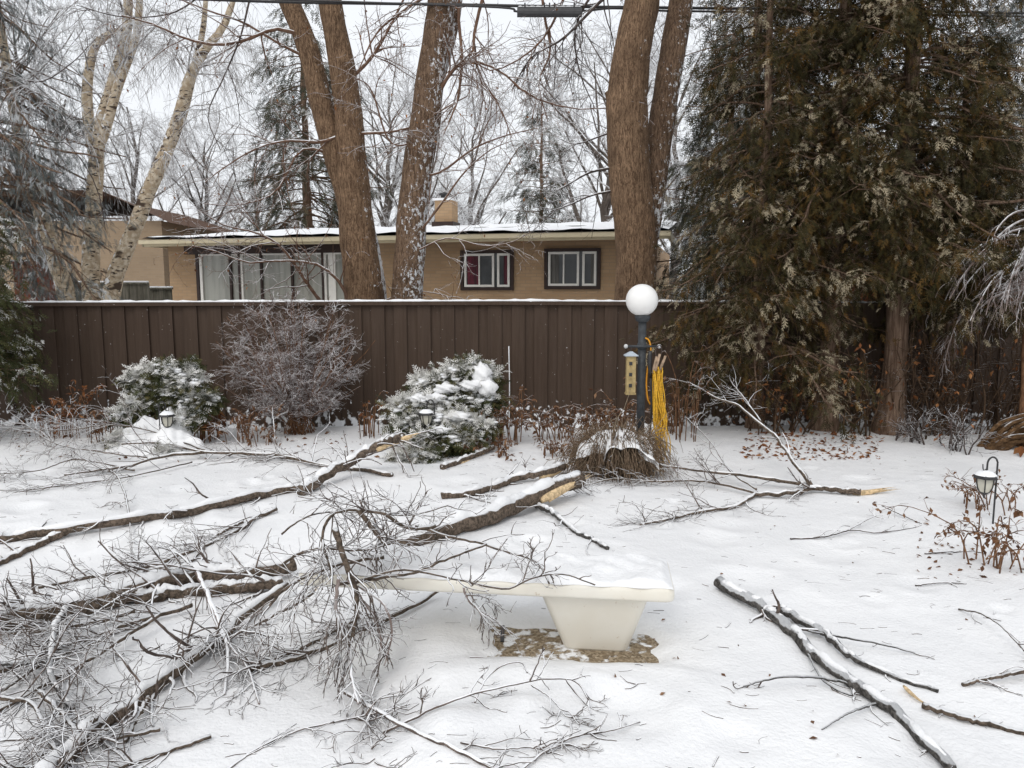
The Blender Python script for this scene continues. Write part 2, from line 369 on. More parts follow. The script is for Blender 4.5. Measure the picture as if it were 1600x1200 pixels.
M_RED = glass('red_curtain', (.09, .008, .02), .6, 3, .7, (8, 8, .3)); M_GREYC = glass('grey_curtain', (.1, .095, .085), .4, 3, .6, (8, 8, .3))
M_ROOF = plain('dark_shingle', (.045, .04, .038), .9, .1, .3, 30)
EL = P(222, 385, 18.9); ER = P(1048, 372.5, 15.85)
EZ = 3.0
ang = math.atan2(ER[1] - EL[1], ER[0] - EL[0]); HL = math.hypot(*(ER - EL)[:2])
house = thing('bungalow', 'low buff brick bungalow with snowy roof and cream fascia behind the fence', 'house', (EL[0], EL[1], 0), rz=ang)
hm = np.array([[math.cos(ang), math.sin(ang)], [-math.sin(ang), math.cos(ang)]])
def wl(px, py, off):                                # pixel -> (u, z) on the wall plane `off` behind the eave
    d = ray(px, py); o = hm @ (np.array([0., 0.]) - EL[:2]); dd = hm @ d[:2]; t = (off - o[1]) / dd[1]
    return o[0] + dd[0] * t, CAM_H + d[2] * t
WO = .75
wu0 = wl(265, 430, WO)[0]; wu1 = HL - .45
g = Geo(); g.box(((wu0 + wu1) / 2, WO + 4.5, 1.525), (wu1 - wu0, 9, 3.05)); g.make('wall', M_BRICK, house, smooth=False, local=True)
HLR = HL
g = Geo(); g.box((HLR / 2, .03, EZ + .07), (HLR, .06, .15)); g.box((HLR / 2, -.06, EZ + .10), (HLR, .12, .10)); g.box((HLR - .03, 2.2, EZ + .07), (.06, 4.4, .15)); g.box((.03, 2.2, EZ + .07), (.06, 4.4, .15))
g.make('fascia', M_CREAM, house, smooth=False, local=True)
g = Geo(); g.box((HLR / 2, .42, EZ + .05), (HLR - .14, .7, .02)); g.make('soffit', M_SOFF, house, smooth=False, local=True)
# roof: shallow slope with a hip at the left end, snow above it
def roofgeo(dz, e0, jit):
    rd, rz_ = 4.4, EZ + .66
    us = np.linspace(-e0, HLR + e0, 70); vs = np.linspace(-.1 - e0, rd, 14); rgn = np.random.default_rng(8)
    U, Vv = np.meshgrid(us, vs); zz = EZ + .15 + (Vv + .1) / rd * (rz_ - EZ - .15)
    zz = np.minimum(zz, EZ + .16 + (U + e0) * .25) + dz * np.minimum(1, .35 + 6 * np.minimum(U + e0, HLR + e0 - U))
    zz = zz + jit * (np.sin(U * 3.1 + Vv * 2) + np.sin(U * 7.7 + 1)) * .5
    n0, m0 = U.shape; i = np.arange(n0 - 1)[:, None]; j = np.arange(m0 - 1)[None]
    return np.stack([U, Vv, zz], -1), np.stack([i * m0 + j, i * m0 + j + 1, (i + 1) * m0 + j + 1, (i + 1) * m0 + j], -1).reshape(-1, 4)
V, F = roofgeo(0.0, .03, 0); roof = mk('roof', V, F, M_ROOF, house, local=True, smooth=False)
V, F = roofgeo(.055, -.04, .022); mk('roof_snow', V, F, M_LUMP, roof, local=True)
g = Geo(); g.box((HLR * .70, 2.2, EZ + .44), (HLR * .56, .10, .05)); g.make('roof_step', M_ROOF, roof, smooth=False, local=True)
cu, cz = wl(692, 350, 3.6); tz = wl(692, 312, 3.6)[1]
g = Geo(); g.box((cu, 3.9, (cz + tz) / 2 - .1), (.48, .5, tz - cz + .2)); ch = g.make('chimney', M_BRICK, house, smooth=False, local=True)
g = Geo(); g.box((cu - .02, 3.9, tz + .02), (.52, .54, .06)); g.make('chimney_snow', M_LUMP, ch, smooth=False, local=True)
g = Geo(); g.lathe((cu - .05, 3.9, tz), [(.1, 0), (.1, .14), (.15, .15), (.15, .19), (.02, .24)], 14); g.make('chimney_cap', M_DARKMETAL, ch, local=True)
g = Geo(); g.box((cu, 3.86, cz - .02), (.6, .62, .16)); g.make('flashing', M_DKTRIM, ch, smooth=False, local=True)
def winbox(u0, u1, z0, z1, panes, label, frm=.05):
    g = Geo(); y = WO - .02; b = .07
    g.box(((u0 + u1) / 2, y, z1 - b / 2), (u1 - u0, .07, b)); g.box(((u0 + u1) / 2, y, z0 + b / 2), (u1 - u0, .07, b))
    g.box((u0 + b / 2, y, (z0 + z1) / 2), (b, .07, z1 - z0 - 2 * b)); g.box((u1 - b / 2, y, (z0 + z1) / 2), (b, .07, z1 - z0 - 2 * b))
    mx = [p[1] for p in panes[:-1]]
    fr = g.make('window', M_DKTRIM, house, smooth=False, local=True, label=label)
    gi = Geo(); zz0, zz1 = z0 + b, z1 - b
    for a, c, split in panes:
        for cc, dd in ((((a + c) / 2, y, zz1 - .03), (c - a, .05, .05)), (((a + c) / 2, y, zz0 + .03), (c - a, .05, .05)), ((a + .025, y, (zz0 + zz1) / 2), (.05, .05, zz1 - zz0 - .1)), ((c - .025, y, (zz0 + zz1) / 2), (.05, .05, zz1 - zz0 - .1))): gi.box(cc, dd)
        if split: gi.box(((a + c) / 2, y, (zz0 + zz1) / 2), (.03, .045, zz1 - zz0 - .1))
    gi.make('sash_frame', M_WHITE, fr, smooth=False, local=True)
    gg = Geo(); gg.box(((u0 + u1) / 2, WO - .008, (zz0 + zz1) / 2), (u1 - u0 - 2 * b, .012, zz1 - zz0)); gg.make('pane', M_GLASS, fr, smooth=False, local=True)
    return fr, zz0, zz1
for (xa, xb, ya, yb, xm, cs, lab) in ((720, 803, 391.5, 453.5, 774, 'red', 'window with dark red curtains behind its panes'), (851, 939, 388.5, 452, 907, 'grey', 'window with a grey curtain in its narrow pane')):
    u0, z1 = wl(xa, ya, WO); u1, _ = wl(xb, ya, WO); _, z0 = wl(xa, yb, WO); um, _ = wl(xm, ya, WO)
    fr, zz0, zz1 = winbox(u0, u1, z0, z1, [(u0 + .09, um - .02, True), (um + .05, u1 - .09, False)], lab)
    mc = M_RED if cs == 'red' else M_GREYC
    h_ = zz1 - zz0 - .12; zc = (zz0 + zz1) / 2
    for a, b in (((u0 + .16, u0 + .42), (um + .2, u1 - .12)) if cs == 'red' else ((u0 + .15, u0 + .33), (um + .24, u1 - .13))):
        g = Geo(); uu = np.linspace(a, b, 24); yy = WO - .018 + .004 * np.sin((uu - a) * 60)
        V = np.concatenate([np.stack([uu, yy, np.full(24, zc - h_ / 2)], 1), np.stack([uu, yy, np.full(24, zc + h_ / 2)], 1)])
        g.add(V, np.array([[q, q + 1, q + 25, q + 24] for q in range(23)]))
        g.make('curtain', mc, fr, local=True)
# wide glazed wall on the left
u0, z1 = wl(313, 395, WO); u1, _ = wl(536, 392, WO)
z1 -= .02; z0 = .35
g = Geo(); g.box(((u0 + u1) / 2 + .15, WO - .05, z1 + .1), (u1 - u0 + 1.1, .08, .24)); g.make('window_header', M_DKTRIM, house, smooth=False, local=True)
cuts = [wl(q, 420, WO)[0] for q in (313, 362, 376, 410, 458, 506, 520, 545, 575)]
fr = Geo(); dk = Geo(); pn = Geo()
pn.box(((cuts[0] + cuts[-1]) / 2, WO - .01, (z0 + z1) / 2), (cuts[-1] - cuts[0], .012, z1 - z0))
for q in (0, 2, 5): fr.box((cuts[q] + .05, WO - .03, (z0 + z1) / 2), (.07, .05, z1 - z0))
fr.box((cuts[6], WO - .03, (z0 + z1) / 2), (.18, .052, z1 - z0)); fr.box(((cuts[0] + cuts[-1]) / 2, WO - .03, z1 - .03), (cuts[-1] - cuts[0], .046, .05))
for q in (1, 2, 3, 4, 5): dk.box((cuts[q], WO - .04, (z0 + z1) / 2), (.055, .07, z1 - z0))
dk.box((cuts[0] - .05, WO - .03, (z0 + z1) / 2), (.08, .06, z1 - z0))
gw = pn.make('glazed_wall', M_CURT, house, smooth=False, local=True, label='tall glass panels with pale curtains behind them')
fr.make('pale_frame', M_WHITE, gw, smooth=False, local=True); dk.make('dark_mullion', M_DKTRIM, gw, smooth=False, local=True)

# two storey house far left, weathered fence pieces, garage at the right
M_BEIGE = brick('beige_brick', (.29, .215, .145), (.32, .24, .16), (.3, .235, .17))
M_REDTRIM = plain('red_brown_boards', (.2, .06, .035), .7, .2, .25, 7)
hb = thing('brick_house', 'tall beige brick house with brown roof behind the birch clump', 'house', (-13, 25, 0))
a = P(252, 345, 25); xr = a[0]
g = Geo(); g.box((xr - 6, 29, a[2] / 2), (12, 8, a[2])); g.make('wall', M_BEIGE, hb, smooth=False)
zt = P(190, 320, 25)[2]; xp = P(170, 320, 25)[0]
V = [[xr + .5, 24.5, a[2] - .1], [xp, 24.5 + 2.2, zt + .2], [xr - 12, 26.7, zt + .2], [xr - 12, 24.5, a[2] + .9], [xr + .5, 33.5, a[2] - .1], [xp, 31, zt + .2], [xr - 12, 31, zt + .2], [xp, 24.5, a[2] + .9]]
rf = mk('roof', V, [np.array([[0, 7, 1, 1], [7, 3, 2, 1], [0, 1, 5, 4], [1, 2, 6, 5]])], plain('brown_shingle', (.12, .075, .055), .9, .1, .25, 12), hb, smooth=False)
g = Geo(); g.box((xr - 9, 24.45, a[2] + .95), (6.5, .12, .22)); g.make('fascia', M_REDTRIM, hb, smooth=False)
g = Geo(); g.box((xr - 9, 24.6, a[2] + 1.1), (6.5, .5, .08)); g.make('gutter_snow', M_LUMP, hb, smooth=False)
M_WEATH = bark('weathered_boards', (.09, .085, .065), (.2, .185, .15), (1, 1, .08), 14, .8, .2, bump=.3)
def sidefence(label, xa, xb, ytop, Y, m, hh=1.8, snow=True):
    a = P(xa, ytop, Y); b = P(xb, ytop, Y)
    r = thing('board_fence', label, 'fence', (a[0], Y, 0)); g = Geo(); x = a[0]; i = 0
    while x < b[0]:
        g.box((x + .07, Y + .012 * (i % 2), a[2] / 2), (.138, .02, a[2])); x += .142; i += 1
    g.make('board_panel', m, r, smooth=False)
    g = Geo(); g.box(((a[0] + b[0]) / 2, Y, a[2] + .02), (b[0] - a[0] + .1, .1, .04)); cp = g.make('cap_rail', m, r, smooth=False)
    g = Geo(); g.box(((a[0] + b[0]) / 2, Y, a[2] + .055), (b[0] - a[0] + .08, .09, .03)); g.make('snow_ridge', M_LUMP, r, smooth=False)
sidefence('weathered grey board fence behind the leaning birch trunk', 108, 228, 444, 16.5, M_WEATH)
sidefence('short lower weathered fence piece beside the bungalow corner', 229, 266, 452, 17.4, M_WEATH)
sidefence('red brown board fence behind the dark cedar at the fence end', 20, 92, 412, 14.5, M_REDTRIM)
M_ORW = bark('orange_brown_boards', (.1, .035, .014), (.24, .085, .03), (1, 1, .08), 10, None, bump=.3)
gar = thing('garage', 'orange brown wooden garage with snow covered roof behind the weeping tree', 'garage', P(1560, 440, 16))
a = P(1400, 400, 15.5); b = P(1760, 400, 15.5)
g = Geo(); g.box(((a[0] + b[0]) / 2, 17.5, a[2] / 2), (b[0] - a[0], 4, a[2])); g.make('wall', M_ORW, gar, smooth=False)
zt = P(1500, 318, 19)[2]; z0 = a[2] - .05
V = [[a[0] - .3, 15.2, z0], [b[0], 15.2, z0], [b[0], 18, zt], [a[0] + .6, 18, zt], [a[0] - .3, 20, z0], [b[0], 20, z0]]
V = V + [[x, y, z + .1] for x, y, z in V]
mk('roof', V, [np.array([[6, 7, 8, 9], [9, 8, 11, 10], [0, 1, 7, 6], [0, 6, 9, 3], [3, 9, 10, 4]])], M_LUMP, gar, smooth=False)

# ------------------------------------------------------------------ diving board
M_GEL = NT('cream_gelcoat', .38, .45)
c = M_GEL.mix(M_GEL.mr(M_GEL.noise(3, 4), .35, .75), (.72, .68, .59), (.78, .755, .68)); c = M_GEL.mix(M_GEL.mr(M_GEL.noise(26, 4), .66, .76, 0, .5), c, (.4, .27, .14))
M_GEL = M_GEL.col(c)
BA = math.radians(-6.7); by0 = 4.0
db = thing('diving_board', 'cream pool diving board on a tapered stand, its top covered in snow', 'diving board', (.18, 4.08, -.03), rz=BA)
def rbox(L, W, H, r=.03, seg=5, taper=None):
    # rounded rectangle outline extruded with soft edges; taper = (x shrink at bottom, y shrink)
    a = np.linspace(0, np.pi / 2, seg); pts = []
    for cx, cy, s in ((L / 2 - r, W / 2 - r, 0), (-L / 2 + r, W / 2 - r, 1), (-L / 2 + r, -W / 2 + r, 2), (L / 2 - r, -W / 2 + r, 3)):
        for q in a + s * np.pi / 2: pts.append((cx + r * math.cos(q), cy + r * math.sin(q)))
    return np.array(pts)
def extr(levels):                                   # list of (outline pts (n,2), z): lofted and capped
    n = len(levels[0][0]); V = np.concatenate([np.c_[o, np.full(n, z)] for o, z in levels]); F = []
    for i in range(len(levels) - 1):
        for j in range(n): F.append([i * n + j, i * n + (j + 1) % n, (i + 1) * n + (j + 1) % n, (i + 1) * n + j])
    V = np.concatenate([V, [[*levels[0][0].mean(0), levels[0][1]], [*levels[-1][0].mean(0), levels[-1][1]]]])
    b = len(levels) * n; T = [[(j + 1) % n, j, b, b] for j in range(n)] + [[b - n + j, b - n + (j + 1) % n, b + 1, b + 1] for j in range(n)]
    return V, [np.array(F), np.array([x[:3] for x in T])]
bx = (-1.42 + .715) / 2; BL = 2.12
g = Geo(); o = lambda sh: rbox(BL - sh, .50 - sh, 0, .045 - sh * .3) + np.array([bx, .20])
V, F = extr([(o(.03), .345), (o(.006), .352), (o(0), .365), (o(.004), .405), (o(.02), .42), (o(.05), .424)])
g.add(V, F); g.make('board', M_GEL, db, local=True)
g = Geo(); q = lambda L, W, x, y, r: rbox(L, W, 0, r) + np.array([x, y])
V, F = extr([(q(.36, .30, .285, .22, .05), 0.0), (q(.37, .31, .285, .22, .05), .012), (q(.585, .40, .275, .22, .045), .31), (q(.60, .42, .272, .22, .045), .33), (q(.60, .42, .272, .22, .045), .347)])
g.add(V, F); g.make('stand', M_GEL, db, local=True)
g = Geo(); g.box((.29, .0, .349), (.52, .012, .008)); g.make('gasket', M_DARKMETAL, db, smooth=False, local=True)
M_BOLT = plain('rusty_bolt', (.2, .09, .05), .7)
for xx in (.62, .0): Geo().tube([[xx, .03, .345], [xx, .03, .325]], [.012, .012], 8, True).make('bolt', M_BOLT, db, local=True)
U, Vv = np.meshgrid(np.linspace(0, 1, 150), np.linspace(0, 1, 44)); e = np.minimum.reduce([U * BL, (1 - U) * BL, Vv * .49, (1 - Vv) * .49])
rg = np.random.default_rng(2); hh = 0
for f, A in ((6, .010), (17, .007), (40, .0035)):
    for _ in range(6): hh = hh + A * .6 * np.sin(f * (rg.normal() * U * BL + rg.normal() * Vv * .5) + rg.uniform(0, 6))
top = .422 + np.maximum(.012, .034 + hh * .8) * sstep(-.005, .05, e) ; ins = .008 + .008 * np.sin(U * 60) 
XX = bx - BL / 2 + .01 + U * (BL - .02); YY = .20 - .25 + ins + Vv * (.5 - 2 * ins)
m0 = 150; i = np.arange(43)[:, None]; j = np.arange(149)[None]
FQ2 = np.stack([i * m0 + j, i * m0 + j + 1, (i + 1) * m0 + j + 1, (i + 1) * m0 + j], -1).reshape(-1, 4)
mk('board_snow', np.stack([XX, YY, top], -1), FQ2, M_SNOW, db, local=True)

g = Geo(); a = G(778, 1004); b = G(792, 968); g.box(((a[0] + b[0]) / 2, (a[1] + b[1]) / 2, -.028), (.022, b[1] - a[1] + .06, .012)); g.make('paving_joint', M_DARKMETAL, smooth=False, kind='structure')
# ------------------------------------------------------------------ lamp post and what hangs on it
LY = 8.6
M_POST = plain('dark_grey_paint', (.045, .05, .055), .55, .3, .25, 20)
t = NT('opal_globe', .35, .4); t.b.inputs['Subsurface Weight'].default_value = .25; t.b.inputs['Subsurface Radius'].default_value = (.05, .05, .05); M_GLOBE = t.col((.82, .81, .79))
lp = P(1001, 640, LY); lx = lp[0]; gz = float(ground(lx, LY))
lamp = thing('lamp_post', 'dark grey garden lamp post with a round white globe', 'lamp post', (lx, LY, gz))
g = Geo(); g.tube([[lx, LY, gz - .05], [lx, LY, 1.66]], [.047, .045], 16, True); g.lathe((lx, LY, 1.62), [(.047, 0), (.075, .02), (.085, .05), (.09, .075), (.0, .08)], 20); g.make('pole', M_POST, lamp)
gc = P(1003, 469, LY); a = np.linspace(-1.2, math.pi / 2, 20)
g = Geo(); g.lathe((gc[0], LY, gc[2]), [(.178 * math.cos(q) + 1e-4, .178 * math.sin(q)) for q in a], 36); g.make('globe', M_GLOBE, lamp)
az = P(1000, 541, LY - .06)[2]; a0 = P(978, 540, LY - .07)[0]; a1 = P(1030, 542, LY - .07)[0]
g = Geo(); g.tube([[a0, LY - .07, az], [a1, LY - .07, az]], [.013, .013], 8, True); g.lathe((lx, LY, az - .03), [(.05, 0), (.054, 0), (.054, .06), (.05, .06)], 18); arm = g.make('cross_arm', M_POST, lamp)
for q, nm in ((a0, 'arm_knob'), (a1, 'arm_knob')):
    g = Geo(); b = np.linspace(-1.57, 1.57, 8); g.lathe((q, LY - .07, az), [(.024 * math.cos(x) + 1e-4, .024 * math.sin(x)) for x in b], 12); g.make(nm, plain('frosty_knob', (.6, .6, .6)), arm)
M_FEED = plain('pale_bird_house_wood', (.36, .27, .13), .7, .2, .22, 18)
fx = P(985.5, 580, LY - .09)[0]; fz0 = P(985, 613, LY - .09)[2]; fz1 = P(985, 556, LY - .09)[2]
bf = thing('bird_house', 'tall narrow wooden bird house with three square holes hanging beside the lamp post', 'bird house', (fx, LY - .09, fz0))
g = Geo(); g.box((fx, LY - .09, (fz0 + fz1) / 2), (.10, .09, fz1 - fz0)); g.box((fx, LY - .09, fz0 - .012), (.112, .1, .02)); bd = g.make('body', M_FEED, bf, smooth=False)
for k in (.2, .5, .8):
    zz = fz0 + (fz1 - fz0) * k; g = Geo(); g.box((fx - .008, LY - .137, zz), (.034, .006, .038)); h = g.make('hole', M_DARKMETAL, bf, smooth=False)
    g = Geo(); g.tube([[fx - .008, LY - .137, zz - .035], [fx - .008, LY - .18, zz - .035]], [.005, .005], 6, True); g.make('perch', M_FEED, bf)
g = Geo(); g.add(*extr([(rbox(.15, .14, 0, .01) + [fx, LY - .09], fz1), (rbox(.15, .14, 0, .01) + [fx, LY - .09], fz1 + .008), (rbox(.03, .03, 0, .01) + [fx, LY - .09], fz1 + .05)])); g.make('roof', plain('grey_blue_metal', (.42, .47, .52), .5, .3, .1, 20), bf, smooth=False)
g = Geo(); g.tube([[fx, LY - .09, fz1 + .05], [fx, LY - .08, az]], [.004, .004], 5); g.make('hanger', M_DARKMETAL, bf)
M_YEL = plain('yellow_cord', (.62, .36, .04), .75, .15, .3, 55)
rng = np.random.default_rng(11)
rp = thing('rope_bundle', 'bundle of yellow cords with wooden pegs hanging from the lamp arm to the ground', 'rope', P(1028, 720, LY - .12))
pt = P(1027, 578, LY - .12); pb = P(1033, 727, LY - .2); ps = []; R = []
for q in range(30):
    t0 = pt + np.array([rng.uniform(-.05, .06), rng.uniform(-.04, .04), rng.uniform(-.05, .04)])
    md = (pt * .45 + pb * .55) + np.array([rng.uniform(-.075, .075), rng.uniform(-.06, .06), 0])
    en = pb + np.array([rng.uniform(-.11, .09), rng.uniform(-.1, .08), rng.uniform(-.0, .34)]); en[2] = max(en[2], float(ground(en[0], en[1])) + .01)
    ps.append(curve([t0, (t0 + md) / 2 + rng.normal(size=3) * .012, md, (md + en) / 2 + rng.normal(size=3) * .03, en], 16)); R.append(np.full(16, rng.uniform(.005, .0085)))
Geo().tube(np.array(ps), np.array(R), 6).make('cords', M_YEL, rp)
M_PEG = plain('grey_peg_wood', (.36, .26, .18), .8, .2, .35, 20)
for (xa, ya, xb, yb) in ((1020, 583, 1026, 557), (1024, 580, 1031, 553), (1031, 578, 1040, 556)):
    Geo().tube([P(xa, ya, LY - .13), P(xb, yb, LY - .13)], [.016, .014], 8, True).make('peg', M_PEG, rp)
g = Geo(); g.tube(curve([P(1026, 560, LY - .12), P(1024, 548, LY - .1), [a1, LY - .09, az + .02], P(1034, 548, LY - .1), P(1030, 560, LY - .12)], 14), np.full(14, .006), 6); g.make('hanging_loop', M_DTWIG, rp)
oc = thing('cable_loop', 'orange extension cable looped behind the lamp post with a black plug', 'cable', P(1011, 640, LY + .05))
g = Geo(); g.tube(curve([P(1008, 528, LY - .05), P(1014, 532, LY - .06), P(1017, 548, LY - .07), P(1012, 575, LY - .06), P(1010, 600, LY - .06), P(1012, 622, LY - .06), P(1016, 632, LY - .06)], 24), np.full(24, .009), 6, True); g.make('cable', plain('orange_cable', (.62, .27, .02), .5, .3, .1, 30), oc)
g = Geo(); g.tube(curve([P(1016, 548, LY - .1), P(1015, 568, LY - .1), P(1017, 590, LY - .1)], 6), [.018, .024, .026, .024, .02, .015], 8, True); g.tube(curve([P(1017, 590, LY - .1), P(1018, 640, LY - .1), P(1014, 690, LY - .05)], 8), np.full(8, .012), 6, True); g.make('plug', M_DARKMETAL, oc)

# ------------------------------------------------------------------ solar lanterns on hooks
M_LG = glass('frosted_lantern_glass', (.52, .5, .42), .1, 3, .3, (1, 1, 1))
def lantern(label, px, py, Yb, hook, tall, side=-1, sz=1.0):
    b = G(px, py); b = np.array([b[0] * Yb / b[1], Yb, float(ground(b[0] * Yb / b[1], Yb))])
    r = thing('garden_lantern', label, 'lantern', b, 'solar lanterns on hooks in the snow')
    H = tall; s = side * .085 * sz; top = b + [0, 0, H]
    pts = [b + [0, 0, -.05], b + [0, 0, H * .5], b + [0, 0, H - .07]] + [b + [s / 2 + math.cos(q) * -s / 2, 0, H - .07 + math.sin(q) * .06] for q in np.linspace(.3, math.pi, 8)] + [b + [s, 0, H - .12]]
    Geo().tube(curve(pts, 30), np.full(30, .0075 * sz), 8, True).make('hook', M_DARKMETAL, r)
    Geo().tube(curve([b + [s, 0, H - .11], b + [s * 1.35, 0, H - .12], b + [s * 1.45, 0, H - .07]], 7), np.full(7, .005), 6, True).make('hook_tip', M_DARKMETAL, r)
    c = b + [s * 1.1, 0, H - .155]; z = 6
    g = Geo(); g.lathe(c, [(.001, .035), (.03, .03), (.085 * sz, -.005), (.1 * sz, -.022), (.1 * sz, -.032), (.05, -.034)], z); g.make('lid', M_DARKMETAL, r, smooth=False)
    g = Geo(); g.lathe(c, [(.01, .034), (.05 * sz, .026), (.08 * sz, .0), (.086 * sz, -.006)], 14); g.make('snow_cap', M_LUMP, r)
    prof = [(.072, -.035), (.07, -.07), (.062, -.11), (.045, -.145), (.02, -.165)]
    g = Geo(); g.lathe(c, [(a * sz * .93, z_ * sz) for a, z_ in prof], z); g.make('glass', M_LG, r, smooth=False)
    g = Geo()
    for k in range(z):
        a = k / z * 2 * math.pi; g.tube(np.array([[c[0] + q * sz * math.cos(a), c[1] + q * sz * math.sin(a), c[2] + z_ * sz] for q, z_ in prof]), np.full(5, .0055), 5)
    g.lathe(c + [0, 0, -.16 * sz], [(.03, .01), (.028, -.005), (.008, -.02), (.007, -.04), (.001, -.05)], 10); g.make('cage', M_DARKMETAL, r)
    return r
lantern('hooked black lantern standing alone near the dry twigs at the right edge', 1551, 822, 6.3, True, .585)
lantern('black lantern in front of the snowy juniper with the drooping left bough', 251, 690, 9.15, True, .60, 1)
lantern('black lantern with snowy lid in front of the juniper beside the icy stake', 679, 690, 9.0, True, .63, -1)

# ------------------------------------------------------------------ overhead cable with splice box
CY = 12.2
def cable(label, pts, r):
    q = [P(*p) for p in pts]; o = thing('overhead_cable', label, 'cable', q[0]); n = 60
    Geo().tube(curve(q, n), np.full(n, r), 6).make('cable', M_DARKMETAL, o)
cable('upper black utility cable crossing above the garden', [(-300, -26, CY), (200, -6, CY), (440, 3, CY), (700, 7, CY), (860, 10, CY), (1040, 12, CY), (1200, 14, CY), (1700, 22, CY)], .022)
cable('lower black utility cable sagging below the upper one beside the big trunk', [(-300, -34, CY - .06), (200, -14, CY - .06), (440, -1, CY - .06), (770, 11, CY - .06), (810, 18, CY - .06), (908, 17, CY - .06), (960, 13, CY - .06), (1040, 17, CY - .06), (1110, 18, CY - .06), (1700, 27, CY - .06)], .016)
ca = P(808, 20, CY - .09); cb = P(909, 19, CY - .09)
sb = thing('splice_box', 'long dark splice box hanging on the overhead cables', 'cable box', (ca + cb) / 2)
g = Geo(); m = (ca + cb) / 2; L = cb[0] - ca[0]; g.tube([[ca[0], m[1], m[2]], [cb[0], m[1], m[2]]], [.068, .068], 12, True); g.box((m[0], m[1], m[2] + .045), (L * .98, .05, .06)); g.make('case', plain('grey_black_plastic', (.06, .06, .062), .5, .3, .15, 10), sb, smooth=False)
for f in (.12, .42, .5, .58, .88):
    g = Geo(); x = ca[0] + L * f; g.tube([[x, m[1] - .02, m[2] + .03], [x, m[1] - .02, m[2] + .13]], [.012, .012], 6, True); g.make('clamp', M_DARKMETAL, sb)
g = Geo(); g.tube(np.array([[ca[0] + L * f, m[1], m[2] + .078] for f in np.linspace(.02, .98, 30)]), .016 + .006 * np.sin(np.arange(30) * 2.2), 6, True); g.make('snow_strip', M_LUMP, sb)
# ------------------------------------------------------------------ foliage
def fan(nb=7, w=.05, spread=.34, ln=.42, droop=.22):
    V = []; F = []
    def blade(b, e, wd):
        b = np.array(b); e = np.array(e); d = e - b; s = np.array([-d[1], d[0], 0]); s = s / np.linalg.norm(s) * wd; m = b * .45 + e * .55
        k = len(V); V.extend([b, m + s, e, m - s]); F.append([k, k + 1, k + 2, k + 3])
    blade([0, 0, 0], [1, 0, 0], w * .8)
    for i in range(nb):
        x = .08 + .78 * i / nb; sg = 1 if i % 2 else -1; q = 1 - .55 * i / nb
        blade([x, 0, .0], [x + ln * .75 * q, sg * spread * q, .03 * sg], w)
    V = np.array(V, float); V[:, 2] -= droop * V[:, 0] ** 2
    return V, np.array(F)
def sprays(pos, d, size, tmpl, rng, tint=None, frost=None, roll=.5):
    TV, TF = tmpl; N = len(pos); d = nrm(d)
    up = np.array([0, 0, 1.]) + rng.normal(size=(N, 3)) * roll
    s = nrm(np.cross(up, d)); n = np.cross(d, s)
    V = pos[:, None] + size[:, None, None] * (TV[None, :, :1] * d[:, None] + TV[None, :, 1:2] * s[:, None] + TV[None, :, 2:] * n[:, None])
    F = (TF[None] + (np.arange(N) * len(TV))[:, None, None]).reshape(-1, TF.shape[1])
    k = len(TV); ti = np.repeat(rng.uniform(0, 1, N) if tint is None else tint, k); fr = np.repeat(np.zeros(N) if frost is None else frost, k)
    return V.reshape(-1, 3), F, ti, fr
FAN = fan(); FANC = fan(6, .04, .24, .4, .35); FANL = fan(9, .035, .22, .5, .12); FANS = fan(10, .024, .16, .26, .05)
LEAF = (np.array([[0, 0, 0], [.45, .26, .06], [1, 0, -.12], [.45, -.26, .06]]), np.array([[0, 1, 2, 3]]))

